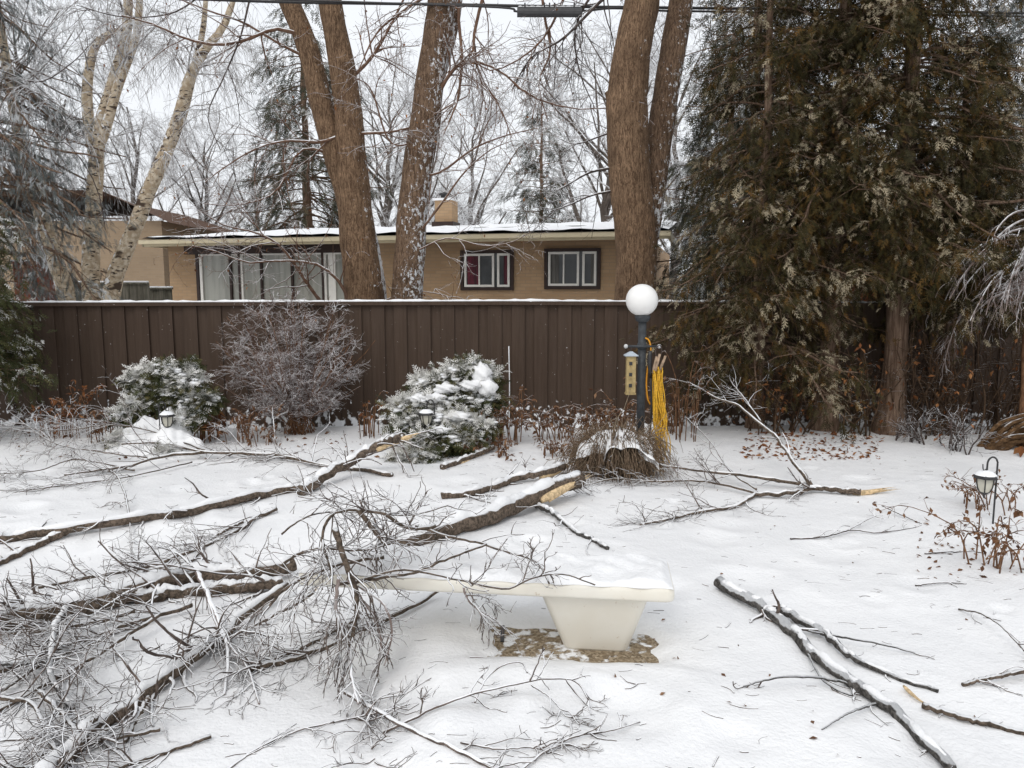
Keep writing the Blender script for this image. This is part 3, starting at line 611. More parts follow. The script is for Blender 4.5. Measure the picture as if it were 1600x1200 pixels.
def conifer_mesh(H, R, z0, nb, seed, nbr=5, per=6, size=.2, tm=FANC, rise=.25, droop=-.16, hang=.5, fro=.5, pow_=.8, brl=(.35, .75), lean=(0, 0), clump=.4, rmin=.25):
    rng = np.random.default_rng(seed); bs = []; rs = []
    zs = z0 + (H - z0) * rng.uniform(0, 1, nb) ** 1.15; az = rng.uniform(0, 2 * np.pi, nb)
    K = 9; bough = np.zeros((nb, K, 3)); f = (zs - z0) / (H - z0)
    L = R * (1 - f) ** pow_ * (rng.uniform(.5, 1.05, nb) + .4 * rng.uniform(0, 1, nb) ** 5) + rmin
    d = np.stack([np.cos(az), np.sin(az), np.full(nb, rise) + rng.normal(size=nb) * .15], 1)
    bough[:, 0] = np.stack([lean[0] * zs / H, lean[1] * zs / H, zs], 1)
    for k in range(1, K):
        g_ = droop if k < 6 else -droop * .5
        d = nrm(d + rng.normal(size=(nb, 3)) * .1 + [0, 0, g_]); bough[:, k] = bough[:, k - 1] + d * (L / (K - 1))[:, None]
    br = np.maximum(.006, .014 * L[:, None] * np.linspace(1, .25, K)[None])
    twp, twr = spawn(rng, bough, br, nb * nbr, (.25, 1), (25, 75), brl, 5, .12, (0, 0, droop * .8), .5, .003, flat=.75)
    allp = np.concatenate([twp[:, 1:].reshape(-1, 3)] * 1); alld = np.gradient(twp, axis=1)[:, 1:].reshape(-1, 3)
    bi = np.repeat(rng.uniform(0, 1, len(twp)), 4)
    n = len(allp); rep = max(1, per // 4)
    pos = np.concatenate([allp + rng.normal(size=(n, 3)) * .05 for _ in range(rep)]); dr = np.concatenate([nrm(alld) + rng.normal(size=(n, 3)) * clump + [0, 0, -hang] for _ in range(rep)])
    bi = np.tile(bi, rep); rad = np.hypot(pos[:, 0], pos[:, 1]) / (R * .7)
    fr = np.clip(fro * (bi ** 2.2 * 1.15 + .2 * np.clip(rad, 0, 1.5) - .08), 0, 1.2)
    sz = rng.uniform(.6, 1.25, len(pos)) * size
    V, F, ti, frv = sprays(pos, dr, sz, tm, rng, np.clip(rng.uniform(0, 1, len(pos)) * .6 + .4 * np.tile(np.repeat(rng.uniform(0, 1, len(twp)), 4), rep), 0, 1), fr)
    g = Geo(); g.tube(bough, br, 4); addt(g, (twp, twr))
    return (V, F, ti, frv), g
def conifer(label, base, name, H, R, z0, nb, seed, leaf, barkm, tr, copy_of=None, group=None, top=None, trunk_r1=.03, **k):
    lf, g = conifer_mesh(H, R, z0, nb, seed, **k)
    r = thing(name, label, 'tree', base, group)
    n = 20; zz = np.linspace(-.1, H * .98, n); le = k.get('lean', (0, 0)); rg = np.random.default_rng(seed + 1)
    pts = np.stack([le[0] * zz / H + .02 * np.sin(zz * 2), le[1] * zz / H + .02 * np.cos(zz * 1.7), zz], 1)
    rad = np.linspace(tr, trunk_r1, n) + tr * .55 * np.exp(-np.maximum(zz, 0) / .28)
    tg = Geo(); tg.tube(pts, rad, 16, False, .10, seed); tg.make('trunk', barkm, r, local=True)
    cr = mk('crown', lf[0], lf[1], leaf, r, smooth=False, attrs={'tint': lf[2], 'frost': lf[3]}, local=True)
    g.make('boughs', barkm, r, local=True)
    return r
def at(px, Y, z=None):
    d = ray(px, 600); x = d[0] / d[1] * Y
    x = (px - 800) / FPX * (Y * CP + 1.2 * SP)
    return np.array([x, Y, float(ground(x, Y)) if z is None else z])
conifer('tall dark cedar whose pale peeling trunk stands clear of its crown', at(1395, 10.2), 'cedar_tree', 9.6, 1.5, 2.35, 250, 1, M_CEDAR, M_CBARK, .155, pow_=.5, per=16, size=.135, nbr=8, hang=.35, fro=.72, clump=.55)
conifer('dark cedar with a reddish trunk half hidden by orange leaved twigs', at(1293, 10.35), 'cedar_tree', 9.2, 1.45, 2.3, 230, 2, M_CEDAR, M_CBARK, .14, pow_=.5, per=16, size=.135, nbr=8, hang=.35, fro=.72, clump=.55)
conifer('dark cedar bushy nearly to the snow, nearest the globe lamp', at(1182, 10.45), 'cedar_tree', 6.8, 1.4, .85, 190, 3, M_CEDAR, M_CBARK, .09, pow_=.6, per=12, size=.13, nbr=8, fro=.85, hang=.35, clump=.55)
conifer('dark cedar close to the weeping iced tree, green boughs over the fence', at(1478, 10.5), 'cedar_tree', 5.3, 1.15, 1.75, 150, 4, M_CEDAR, M_CBARK, .1, per=16, size=.135, nbr=7, fro=.85, hang=.35, clump=.55)
conifer('frosted cedar behind the fence beside the big double trunk', at(1130, 13.4, 0), 'frosted_cedar', 6.3, 1.1, .5, 190, 5, M_CEDARF, M_CBARK, .1, per=8, size=.19, nbr=7, fro=1.0, hang=.3)
conifer('tall frosted spruce rising behind the dark cedars', at(1165, 17, 0), 'spruce_tree', 12, 2.5, 1.5, 190, 6, M_SPRUCE, M_CBARK, .18, per=8, size=.34, nbr=8, tm=FANS, fro=1.0, droop=-.1, brl=(.4, .9))
conifer('frosted blue grey spruce over the garage roof', at(1600, 15.5, 0), 'spruce_tree', 11, 2.5, 3.3, 150, 7, M_GREYF, M_CBARK, .17, per=8, size=.3, nbr=7, tm=FANS, fro=.75, droop=-.1, brl=(.4, .9))
conifer('snowy spruce behind the bungalow left of the leaning double trunk', at(486, 28, 0), 'spruce_tree', 13.5, 3.1, 2.2, 170, 8, M_SPRUCE, M_CBARK, .22, per=4, size=.5, nbr=9, tm=FANS, fro=.8, droop=-.1, rise=.1, brl=(.5, 1.2), pow_=.75)
conifer('small dark conifer far behind the bungalow roof between its windows and the big trunk', at(845, 42, 0), 'spruce_tree', 12.2, 2.9, 1, 130, 9, M_SPRUCE, M_CBARK, .2, per=4, size=.6, nbr=7, tm=FANS, fro=.9, droop=-.08, pow_=.7, brl=(.5, 1.2))
conifer('grey frosted drooping conifer among the birch trunks', at(-25, 12.5, 0), 'frosted_conifer', 9.2, 3.0, 2.5, 150, 10, M_GREYF, M_CBARK, .13, per=12, size=.16, nbr=9, tm=FANS, fro=1.0, droop=-.2, hang=.9, brl=(.3, .8))
conifer('dark green cedar at the left end of the fence with snow tipped boughs', at(-78, 9.7), 'cedar_tree', 3.45, .78, .85, 120, 12, M_JUN, M_CBARK, .08, per=12, size=.14, nbr=7, fro=.6, pow_=.5)

# ------------------------------------------------------------------ big maples behind the fence
def trunk_px(pts, Y, k=40, ws=.86):                         # pts: (px, py, width px)
    q = np.array([P(a, b, Y + (c2 if len(z) else 0)) for a, b, c, *z in pts for c2 in [z[0] if z else 0]])
    r = np.array([p[2] * ws / 2 / spx(v) for p, v in zip(pts, q)])
    c = curve(q, k); s = np.linspace(0, len(pts) - 1, k); rr = np.interp(s, range(len(pts)), r)
    return c, rr
def down(pts, px, w): return [(px, 560, w)] + pts
def limbs_px(lst, Y, K=14):
    Pt = []; R = []
    for pts, r0, r1, *o in lst:
        dy = o[0] if o else (0, 0); n = len(pts)
        q = [P(a, b, Y + dy[0] + (dy[1] - dy[0]) * i / (n - 1)) for i, (a, b) in enumerate(pts)]
        Pt.append(curve(q, K)); R.append(np.linspace(r0, r1, K))
    return np.array(Pt), np.array(R)
def twiggery(g, rng, Pt, R, n1, n2, n3, L1=(.6, 1.5), L2=(.3, .7), L3=(.1, .3), bend=(0, 0, -.03), rmin=.0035, up=0.1, wob=.16):
    a = spawn(rng, Pt, R, n1, (.1, 1), (25, 65), L1, 8, wob, bend, .55, rmin * 1.5, .02, upb=up)
    addt(g, a, 4)
    A = np.concatenate([a[0], a[0]]); B = np.concatenate([a[1], a[1]])
    b = spawn(rng, a[0], a[1], n2, (.12, 1), (25, 70), L2, 6, wob * 1.2, bend, .65, rmin, .012); addt(g, b)
    if n3:
        c = spawn(rng, b[0], b[1], n3, (.15, 1), (25, 75), L3, 4, wob * 1.3, (0, 0, .02), .7, rmin * .8, .006); addt(g, c); return a, b, c
    return a, b, None
def buds(g_pos, rng, n, size, m, parent, name='withered_leaves'):
    i = rng.choice(len(g_pos), n); pos = g_pos[i]
    V, F, ti, fr = sprays(pos, rng.normal(size=(n, 3)) + [0, 0, -.8], rng.uniform(.5, 1.2, n) * size, LEAF, rng, None, rng.uniform(0, .6, n))
    return mk(name, V, F, m, parent, smooth=False, attrs={'tint': ti, 'frost': fr})

rng = np.random.default_rng(21)
# tree A: twin trunk left of the chimney
YA = 12.6
ta = thing('maple_tree', 'maple behind the fence forking into two brown trunks, snow packed in its low crotch', 'tree', P(572, 560, YA) * [1, 1, 0])
A1 = trunk_px([(574, 640, 92), (572, 520, 84), (570, 465, 74), (562, 400, 66), (556, 340, 62), (552, 290, 60), (548, 240, 54), (545, 180, 50), (537, 120, 48), (526, 60, 44), (516, 0, 40), (506, -80, 36), (500, -200, 30), (505, -330, 22)], YA)
A2 = trunk_px([(556, 340, 50, .02), (540, 290, 48, .05), (522, 230, 46, .1), (503, 165, 42, .14), (488, 100, 40, .2), (470, 45, 38, .25), (450, 0, 36, .3), (425, -60, 32, .4), (395, -170, 26, .6), (380, -300, 16, .8)], YA)
A3 = trunk_px([(590, 640, 50, .1), (588, 520, 46, .1), (584, 440, 40, .1), (578, 390, 34, .1), (570, 340, 26, .08), (562, 300, 12, .05)], YA, 24)
g = Geo(); g.tube(A1[0], A1[1], 18, False, .055, 1); g.tube(A2[0], A2[1], 16, False, .055, 2); g.make('trunk', M_BARK, ta)
Geo().tube(A3[0], A3[1], 12, False, 0.10, 3).make('snowy_sucker_trunk', M_BARK_HS, ta, label='lower right side of the trunk plastered with snow')
LA = limbs_px([
 ([(545, 470), (530, 440), (500, 415), (462, 408), (420, 408), (385, 410), (335, 392), (300, 384)], .028, .008, (-.2, -.9)),
 ([(500, 470), (478, 440), (455, 405), (430, 378), (395, 362), (350, 352), (318, 332)], .03, .007, (-.2, -1)),
 ([(540, 210), (575, 208), (610, 206), (650, 196), (690, 172), (730, 150)], .03, .008, (0, -.5)),
 ([(530, 212), (500, 222), (450, 220), (400, 232), (350, 262), (320, 285)], .03, .007, (0, -1)),
 ([(470, 55), (430, 45), (385, 62), (340, 70), (290, 60), (240, 38), (190, 24)], .035, .010, (.2, -1.2)),
 ([(480, 90), (440, 70), (380, 35), (330, 18), (270, -6)], .028, .008, (.2, -.7)),
 ([(520, 240), (470, 235), (430, 300), (370, 320), (318, 318)], .022, .006, (.1, -1)),
 ([(540, 130), (580, 90), (610, 40), (640, -20)], .035, .015, (0, .5)),
 ([(600, 470), (640, 455), (690, 460), (710, 470)], .012, .005, (-.1, -.4)),
 ([(455, 20), (400, -60), (320, -130), (240, -160), (160, -150)], .06, .02, (.3, -.6)),
 ([(508, -60), (560, -140), (640, -190), (720, -200)], .07, .02, (0, -.8))], YA)
g = Geo(); g.tube(LA[0], LA[1], 6); a, b, c = twiggery(g, rng, LA[0], LA[1], 150, 620, 1100, up=-.05)
g.make('branches', M_TWIG, ta); buds(np.concatenate([b[0][:, -1], c[0][:, -1]]), rng, 200, .06, M_ORNG, ta)
# snow packed in the low crotch
def lumps(name, pts, parent, seed, m=None):
    rg = np.random.default_rng(seed)
    for p, r in pts:
        g = Geo(); a = np.linspace(-1.4, 1.57, 8); s0 = g.n
        g.lathe((0, 0, 0), [(r * math.cos(q) + 1e-4, r * .75 * math.sin(q)) for q in a], 14)
        V = g.V[-1]; V *= (1 + .16 * np.sin(V[:, :1] / r * 4 + rg.uniform(0, 6)) * np.sin(V[:, 1:2] / r * 5 + rg.uniform(0, 6)) + .08 * np.sin(V[:, 2:3] / r * 8)); V += np.array(p)
        g.make(name, m or M_LUMP, parent)

# tree B
YB = 12.4
tb = thing('maple_tree', 'single snow flecked maple trunk behind the fence left of the chimney', 'tree', P(638, 560, YB) * [1, 1, 0])
B1 = trunk_px([(632, 640, 78), (634, 520, 66), (636, 465, 58), (640, 400, 56), (645, 330, 54), (653, 260, 54), (664, 190, 54), (673, 120, 52), (682, 60, 50), (690, 0, 50), (700, -80, 44), (715, -200, 34), (720, -330, 22)], YB)
B2 = trunk_px([(688, 120, 20, .05), (697, 70, 30, .1), (706, 25, 32, .15), (716, -30, 30, .2), (745, -120, 24, .4), (800, -220, 14, .5)], YB, 24)
Geo().tube(B1[0], B1[1], 18, False, .05, 5).make('trunk', M_BARK_SN, tb)
Geo().tube(B2[0], B2[1], 12, False, .05, 6).make('limb', M_BARK_SN, tb)
LB = limbs_px([
 ([(655, 275), (690, 268), (740, 232), (790, 212), (840, 200)], .024, .007, (0, -.6)),
 ([(650, 370), (690, 318), (725, 270), (765, 235), (800, 220)], .02, .006, (-.1, -.5)),
 ([(668, 180), (700, 120), (730, 95), (780, 110), (830, 150), (900, 170), (980, 166)], .032, .007, (0, -.6)),
 ([(660, 220), (610, 222), (580, 140), (550, 120)], .02, .006, (0, -.6)),
 ([(655, 390), (700, 372), (755, 384), (800, 378), (830, 362)], .014, .005, (-.2, -.8)),
 ([(720, -60), (716, 20), (722, 90), (716, 150), (706, 180), (692, 212)], .035, .008, (.2, -.6)),
 ([(770, -60), (740, 60), (752, 120), (780, 165), (800, 215)], .03, .007, (.2, -.6)),
 ([(840, -80), (850, 20), (860, 80), (842, 130), (856, 190)], .028, .006, (.3, -.6)),
 ([(900, -80), (880, 0), (840, 70), (770, 110), (730, 80)], .025, .006, (.3, -.6)),
 ([(690, -20), (640, 10), (590, 50), (560, 110)], .03, .008, (0, -.8)),
 ([(715, -120), (800, -170), (900, -150), (960, -80)], .06, .02, (0, -.8))], YB)
g = Geo(); g.tube(LB[0], LB[1], 6); a, b, c = twiggery(g, rng, LB[0], LB[1], 150, 620, 1100, up=-.1, bend=(0, 0, -.05))
g.make('branches', M_TWIG, tb); buds(np.concatenate([b[0][:, -1], c[0][:, -1]]), rng, 160, .06, M_ORNG, tb)

# tree C/D: the big double trunk by the globe lamp
YC = 11.75
tc = thing('maple_tree', 'thickest double trunked maple, standing right behind the globe lamp', 'tree', P(992, 560, YC) * [1, 1, 0])
C1 = trunk_px([(990, 640, 96), (991, 520, 84), (992, 465, 74), (994, 400, 72), (990, 330, 76), (984, 270, 76), (981, 210, 74), (979, 165, 76), (983, 120, 70), (990, 70, 66), (1000, 20, 64), (1006, -30, 60), (1010, -120, 52), (1000, -240, 40), (1005, -330, 28)], YC, 60)
D1 = trunk_px([(1006, 400, 44, .12), (1016, 330, 46, .2), (1024, 270, 44, .25), (1033, 200, 46, .3), (1043, 130, 46, .35), (1053, 70, 46, .4), (1062, 15, 44, .45), (1072, -60, 40, .5), (1085, -180, 30, .6), (1080, -300, 20, .8)], YC, 44)
Geo().tube(C1[0], C1[1], 22, False, .045, 7).make('trunk', M_BARK, tc)
Geo().tube(D1[0], D1[1], 16, False, .05, 8).make('second_trunk', M_BARK_SN, tc)
lumps('burl', [(P(966, 150, YC - .02), .17)], tc, 9, M_BARK)
LC = limbs_px([
 ([(958, 262), (920, 270), (885, 290), (865, 300)], .022, .007, (0, -.3)), ([(960, 298), (925, 305), (890, 320), (860, 330)], .02, .006, (0, -.3)),
 ([(985, -40), (930, 10), (880, 60), (830, 90), (800, 140)], .03, .006, (.1, .7)), ([(990, -90), (940, -30), (900, 40), (905, 110), (930, 170)], .03, .006, (.1, .8)),
 ([(975, 200), (940, 212), (900, 225), (870, 215)], .018, .005, (.1, .6)), ([(1000, -140), (900, -170), (800, -120), (740, -40)], .06, .015, (.2, .8)), ([(1080, -120), (1150, -180), (1230, -170)], .05, .015, (.5, .8))], YC)
g = Geo(); g.tube(LC[0], LC[1], 6); a, b, c = twiggery(g, rng, LC[0], LC[1], 90, 420, 800, up=-.1, bend=(0, 0, -.04)); g.make('branches', M_DTWIG, tc)
buds(np.concatenate([b[0][:, -1], c[0][:, -1]]), rng, 60, .06, M_ORNG, tc)

# ------------------------------------------------------------------ birch clump
YR = 13.0
bt = thing('birch_tree', 'clump of white birch trunks with hanging frosted twigs left of the bungalow', 'tree', P(140, 560, YR) * [1, 1, 0])
BT = [[(118, 620, 34), (104, 465, 30), (90, 420, 28), (76, 370, 26), (60, 320, 24), (44, 270, 22), (30, 210, 20), (15, 130, 18), (0, 40, 14), (-20, -100, 8)],
      [(146, 620, 36), (143, 465, 30), (142, 400, 30), (146, 330, 28), (150, 260, 26), (156, 200, 22), (176, 130, 20), (196, 60, 18), (200, 0, 16), (205, -140, 8)],
      [(152, 260, 22), (140, 200, 20), (136, 140, 18), (150, 70, 14), (190, 45, 10)],
      [(152, 240, 18), (168, 190, 18), (186, 130, 16), (212, 60, 13), (218, 0, 12), (222, -100, 6)],
      [(158, 620, 34), (173, 465, 30), (190, 405, 28), (213, 350, 27), (238, 285, 25), (262, 232, 23), (280, 180, 22), (296, 125, 20), (318, 80, 16), (350, 40, 12), (372, -30, 10), (400, -140, 5)],
      [(268, 225, 14), (288, 175, 13), (302, 110, 12), (318, 40, 10), (325, -60, 5)]]
bp = []; br = []
for i_, p in enumerate(BT):
    c_, r_ = trunk_px([(a, b, w_, .15 * (i_ % 3)) for a, b, w_ in p], YR, 30); bp.append(c_); br.append(r_)
    Geo().tube(c_, r_, 12, False, .05, 30 + i_).make('trunk', M_BIRCH, bt)
bp = np.array(bp); br = np.array(br)
g = Geo()
a = spawn(rng, bp, br, 70, (.4, 1), (30, 65), (.8, 2.2), 9, .13, (0, 0, -.05), .25, .006, .018, upb=.5); addt(g, a, 4)
b = spawn(rng, a[0], a[1], 800, (.15, 1), (20, 60), (.5, 1.5), 9, .14, (0, 0, -.26), .6, .003, .006); addt(g, b)
c = spawn(rng, b[0], b[1], 4600, (.1, 1), (15, 50), (.2, .7), 6, .14, (0, 0, -.24), .7, .0025, .004); addt(g, c)
g.make('hanging_twigs', M_FROST, bt)
g = Geo(); q = limbs_px([([(0, 215), (40, 210), (80, 222), (110, 228), (150, 290), (165, 360)], .018, .006, (0, -.4)), ([(0, 110), (60, 128), (110, 100), (150, 60)], .014, .005), ([(390, 0), (375, 60), (350, 120), (325, 180), (345, 235)], .016, .006, (0, -.6)), ([(356, 105), (370, 150), (376, 200)], .01, .004, (-.2, -.6)), ([(330, -20), (270, 20), (190, 26), (120, 8)], .014, .006, (0, -.5))], YR - .6)
g.tube(q[0], q[1], 5); twiggery(g, rng, q[0], q[1], 40, 120, 200); g.make('dark_branches', M_DTWIG, bt)

# ------------------------------------------------------------------ far frosted bare trees
def bare_tree(H, seed, n=(24, 240, 1300, 2600), r=.18, sp=1.0):
    rg = np.random.default_rng(seed); zz = np.linspace(0, H * .9, 14)
    tp = np.stack([np.cumsum(rg.normal(size=14) * .09), np.cumsum(rg.normal(size=14) * .09), zz], 1)[None]; trr = np.linspace(r, .03, 14)[None]
    a = spawn(rg, tp, trr, n[0], (.18, 1), (25, 50), (H * .3 * sp, H * .55 * sp), 9, .1, (0, 0, .04), .6, .02, .12, upb=.4)
    b = spawn(rg, a[0], a[1], n[1], (.2, 1), (25, 60), (H * .09, H * .2), 7, .14, (0, 0, .0), .55, .013, .05)
    c = spawn(rg, b[0], b[1], n[2], (.15, 1), (25, 65), (H * .04, H * .1), 5, .16, (0, 0, -.04), .6, .010, .02)
    d = spawn(rg, c[0], c[1], n[3], (.15, 1), (25, 70), (H * .02, H * .06), 4, .16, (0, 0, -.05), .7, .006, .010)
    t = Geo(); t.tube(tp, trr, 8); t.tube(a[0], a[1], 5); g = Geo()
    addt(g, b); addt(g, c); addt(g, d); return t, g
protos = []
specs = [(650, 32, 1.0, 0, 'frosted bare tree directly behind the bungalow chimney'), (745, 38, 1.15, 1, 'frosted bare tree behind the roof between chimney and small dark conifer'),
 (925, 30, 1.25, 2, 'broad frosted bare tree filling the sky just left of the thickest trunk'), (300, 33, .95, 2, 'frosted bare tree over the left end of the bungalow roof'),
 (400, 45, 1.2, 0, 'pale frosted tree left of the snowy spruce behind the bungalow'), (60, 30, 1.3, 1, 'frosted bare tree above the tall beige brick house'), (225, 40, 1.3, 0, 'frosted bare tree behind the leaning birch trunk'),
 (590, 40, 1.35, 2, 'frosted bare tree standing between the two left maples far back'), (1040, 36, 1.4, 1, 'frosted bare tree behind the second trunk of the thickest maple'), (1290, 34, 1.3, 0, 'frosted bare tree far behind the dark cedars'), (1530, 34, 1.2, 2, 'frosted bare tree behind the garage roof')]
for q, (px, Yd, s, k, lab) in enumerate(specs):
    b_ = at(px, Yd, 0)
    r = thing('frosted_tree', lab, 'tree', b_, 'frosted bare trees behind the houses', rz=q * 1.3)
    r.scale = (s, s, s)
    if len(protos) <= k:
        t_, g_ = bare_tree(9.5, 60 + k); o1 = t_.make('trunk', M_FARTR, r, local=True); o2 = g_.make('crown', M_FARTW, r, local=True); protos.append((o1, o2))
    else:
        for o_ in protos[k]: c_ = o_.copy(); COL.objects.link(c_); c_.parent = r
# ------------------------------------------------------------------ shrubs along the fence
def gz_(p): return np.array([p[0], p[1], float(ground(p[0], p[1]))])
def dome_shrub(label, px, Yb, cy, rad_px, seed):
    b = gz_(at(px + 8, Yb)); c = P(px, cy, Yb); R_ = rad_px / spx(c); rg = np.random.default_rng(seed)
    r = thing('round_shrub', label, 'shrub', b)
    n = 54; fz = 1 - (np.arange(n) + .5) / n * 1.5; fa = np.arange(n) * 2.39996; u = np.stack([np.sqrt(1 - fz ** 2) * np.cos(fa), np.sqrt(1 - fz ** 2) * np.sin(fa), fz], 1) + rg.normal(size=(n, 3)) * .12; e = c + u * R_ * rg.uniform(.6, .95, n)[:, None] * [1, .85, .9]
    st = np.array([curve([b + [rg.uniform(-.2, .2), rg.uniform(-.12, .12), 0], b * .62 + c * .38 + (q - c) * .3, q], 10) for q in e]); sr = np.repeat(np.linspace(.0065, .004, 10)[None], n, 0)
    st[:, 1:-1] += rg.normal(size=(n, 8, 3)) * .012
    g = Geo(); g.tube(st, sr, 6); g.make('stems', M_BRN, r)
    g = Geo(); a = spawn(rg, st, sr, 760, (.3, 1), (20, 65), (.25, .55), 7, .17, (0, 0, -.01), .6, .0035, .008)
    def shell(x, k):
        v = (x[0][:, -1] - c) / (R_ * np.array([1, .88, .9])); keep = (np.linalg.norm(v, axis=1) < k) & (v[:, 2] > -.95 + .35 * np.hypot(v[:, 0], v[:, 1])); return x[0][keep], x[1][keep]
    a = shell(a, 1.0); addt(g, a, 4)
    b2 = spawn(rg, a[0], a[1], 3600, (.15, 1), (20, 60), (.12, .3), 5, .2, (0, 0, 0), .7, .003, .006); b2 = shell(b2, 1.04); addt(g, b2)
    c2 = spawn(rg, b2[0], b2[1], 12000, (.1, 1), (20, 70), (.05, .14), 4, .22, (0, 0, 0), .8, .0026, .005); c2 = shell(c2, 1.08); addt(g, c2)
    g.make('twigs', M_SHRUB, r); buds(c2[0][:, -1], rg, 60, .06, M_DRY, r)
M_SHRUB = bark('shrub_twig', (.1, .056, .04), (.19, .115, .085), (1, 1, 1), 10, .42, .75, bump=0, frost=.12)
dome_shrub('round leafless shrub of fine frosted twigs trimmed to a ball', 457, 10.2, 560, 124, 40)

def mound(name, label, cat, spots, leafm, seed, sn, n=520, size=.11, extra=None, fr=(.4, 1.25), base=None, drape=False):
    """spots: (px, py, Y, r) foliage clumps; sn: snow lumps (px, py, Y, rx, rz)"""
    rg = np.random.default_rng(seed); b = gz_(at(*base)); r = thing(name, label, cat, b)
    pos = []; dr = []; frs = []
    for px, py, Y, rr in spots:
        c = P(px, py, Y); u = nrm(rg.normal(size=(n, 3)) + [0, -.2, .25]); p = c + u * rr * .84 * (rg.uniform(.35, 1.0, n) + .6 * rg.uniform(0, 1, n) ** 4)[:, None] * [1.2, .9, .72]
        pos.append(p); dr.append(u + rg.normal(size=(n, 3)) * .5 + [0, 0, -.25]); frs.append(np.clip(rg.uniform(*fr) * (.35 + .75 * np.clip(u[:, 2], -.4, 1)) + rg.normal(size=n) * .12, 0, 1.2))
    pos = np.concatenate(pos); dr = np.concatenate(dr); frs = np.concatenate(frs); pos[:, 2] = np.maximum(pos[:, 2], ground(pos[:, 0], pos[:, 1]) + .02)
    V, F, ti, f = sprays(pos, dr, rg.uniform(.5, 1.5, len(pos)) * size, FAN, rg, None, frs)
    mk('foliage', V, F, leafm, r, smooth=False, attrs={'tint': ti, 'frost': f})
    g = Geo(); st = np.array([curve([b + rg.normal(size=3) * [.1, .08, 0], (b + P(a, q, Y)) / 2 + rg.normal(size=3) * .05, P(a, q, Y)], 7) for a, q, Y, rr in spots]); g.tube(st, np.repeat(np.linspace(.02, .006, 7)[None], len(st), 0), 6); g.make('stems', M_BRN, r)
    a = np.linspace(-1.57, 1.57, 7); gs = Geo()
    for px, py, Y, rr in spots:
        c = P(px, py, Y)
        for _ in range(int(10 + 50 * rr)):
            u = nrm(rg.normal(size=3) * [1, .8, .6] + [0, -.35, .55]); pc = c + u * rr * .84 * [1.15, .9, .72] * rg.uniform(.85, 1.06); q0 = rg.uniform(.016, .045)
            gs.lathe((0, 0, 0), [(math.cos(q) + 1e-4, math.sin(q)) for q in a], 9); V = gs.V[-1]; V *= 1 + .22 * np.sin(V[:, :1] * 5 + q0 * 90) * np.sin(V[:, 1:2] * 4 + q0 * 70); V *= [q0 * rg.uniform(.8, 1.7), q0, q0 * .55]; V += pc
    gs.make('clinging_snow', M_LUMP, r, kind='stuff')
    if drape:                                       # one merged snow blanket over the low boughs, down to the ground
        cs = [(P(px, py, Y), rx, rz_) for px, py, Y, rx, rz_ in sn]; sn = []
        x0 = min(c[0] - q for c, q, _ in cs); x1 = max(c[0] + q for c, q, _ in cs); y0 = min(c[1] - q for c, q, _ in cs); y1 = max(c[1] + q for c, q, _ in cs)
        U, Vv = np.meshgrid(np.linspace(x0, x1, 90), np.linspace(y0, y1, 70)); gr = ground(U, Vv); acc = np.zeros(U.shape)
        for c, q, h in cs:
            d2 = ((U - c[0]) / q) ** 2 + ((Vv - c[1]) / q / .8) ** 2; acc = acc + np.exp(9 * (c[2] + h - gr) * np.exp(-1.6 * d2)) - 1
        hh = np.log1p(acc) / 9; nz_ = sum(A * np.sin(f * (U * math.cos(k) + Vv * math.sin(k)) + k * 7) for f, A, k in ((9, .02, 1), (17, .014, 2.2), (23, .012, 4), (41, .007, 5.1), (60, .005, .4)))
        hh = hh * (1 + 2.2 * nz_) + nz_ * .8 * (hh > .1) - .03
        i = np.arange(69)[:, None]; j = np.arange(89)[None]
        mk('snow_blanket', np.stack([U, Vv, gr + hh], -1), np.stack([i * 90 + j, i * 90 + j + 1, (i + 1) * 90 + j + 1, (i + 1) * 90 + j], -1).reshape(-1, 4), M_SNOW, r)
    for px, py, Y, rx, rz_ in sn:
        a = np.linspace(-1.57, 1.57, 14); g = Geo(); g.lathe((0, 0, 0), [(math.cos(q) + 1e-4, math.sin(q)) for q in a], 26); V = g.V[-1]; q0 = rg.uniform(0, 6, 9)
        V *= 1 + .13 * np.sin(V[:, :1] * 4 + q0[0]) * np.sin(V[:, 1:2] * 5 + q0[1]) + .18 * np.sin(V[:, 2:] * 7 + V[:, :1] * 6 + q0[2]) + .05 * np.sin(V[:, :1] * 17 + q0[3]) * np.sin(V[:, 2:] * 15 + q0[4])
        V *= 1 + .06 * np.sin(V[:, :1] * 29 + q0[5]) * np.sin(V[:, 2:] * 31 + q0[6]); V *= [rx, rx * .8, rz_]; V += P(px, py, Y); g.make('snow_load', M_SNOW, r)
    return r
mound('juniper_shrub', 'snow laden juniper with a drooping left bough and rusty leaves in its middle', 'shrub',
      [(230, 590, 9.75, .2), (258, 585, 9.75, .24), (290, 600, 9.7, .24), (212, 598, 9.75, .13), (225, 632, 9.6, .22), (300, 632, 9.6, .26), (325, 625, 9.65, .13), (296, 575, 9.8, .09), (270, 615, 9.6, .18), (240, 612, 9.65, .2), (290, 655, 9.5, .2), (200, 650, 9.5, .16), (265, 710, 9.0, .14), (190, 690, 9.2, .12)], M_JUN, 50,
      [(262, 640, 9.42, .22, .04), (282, 640, 9.42, .14, .06), (225, 660, 9.35, .30, .1), (265, 690, 9.15, .38, .2), (205, 690, 9.2, .28, .14), (300, 700, 9.1, .2, .1)], base=(260, 9.6), drape=True)
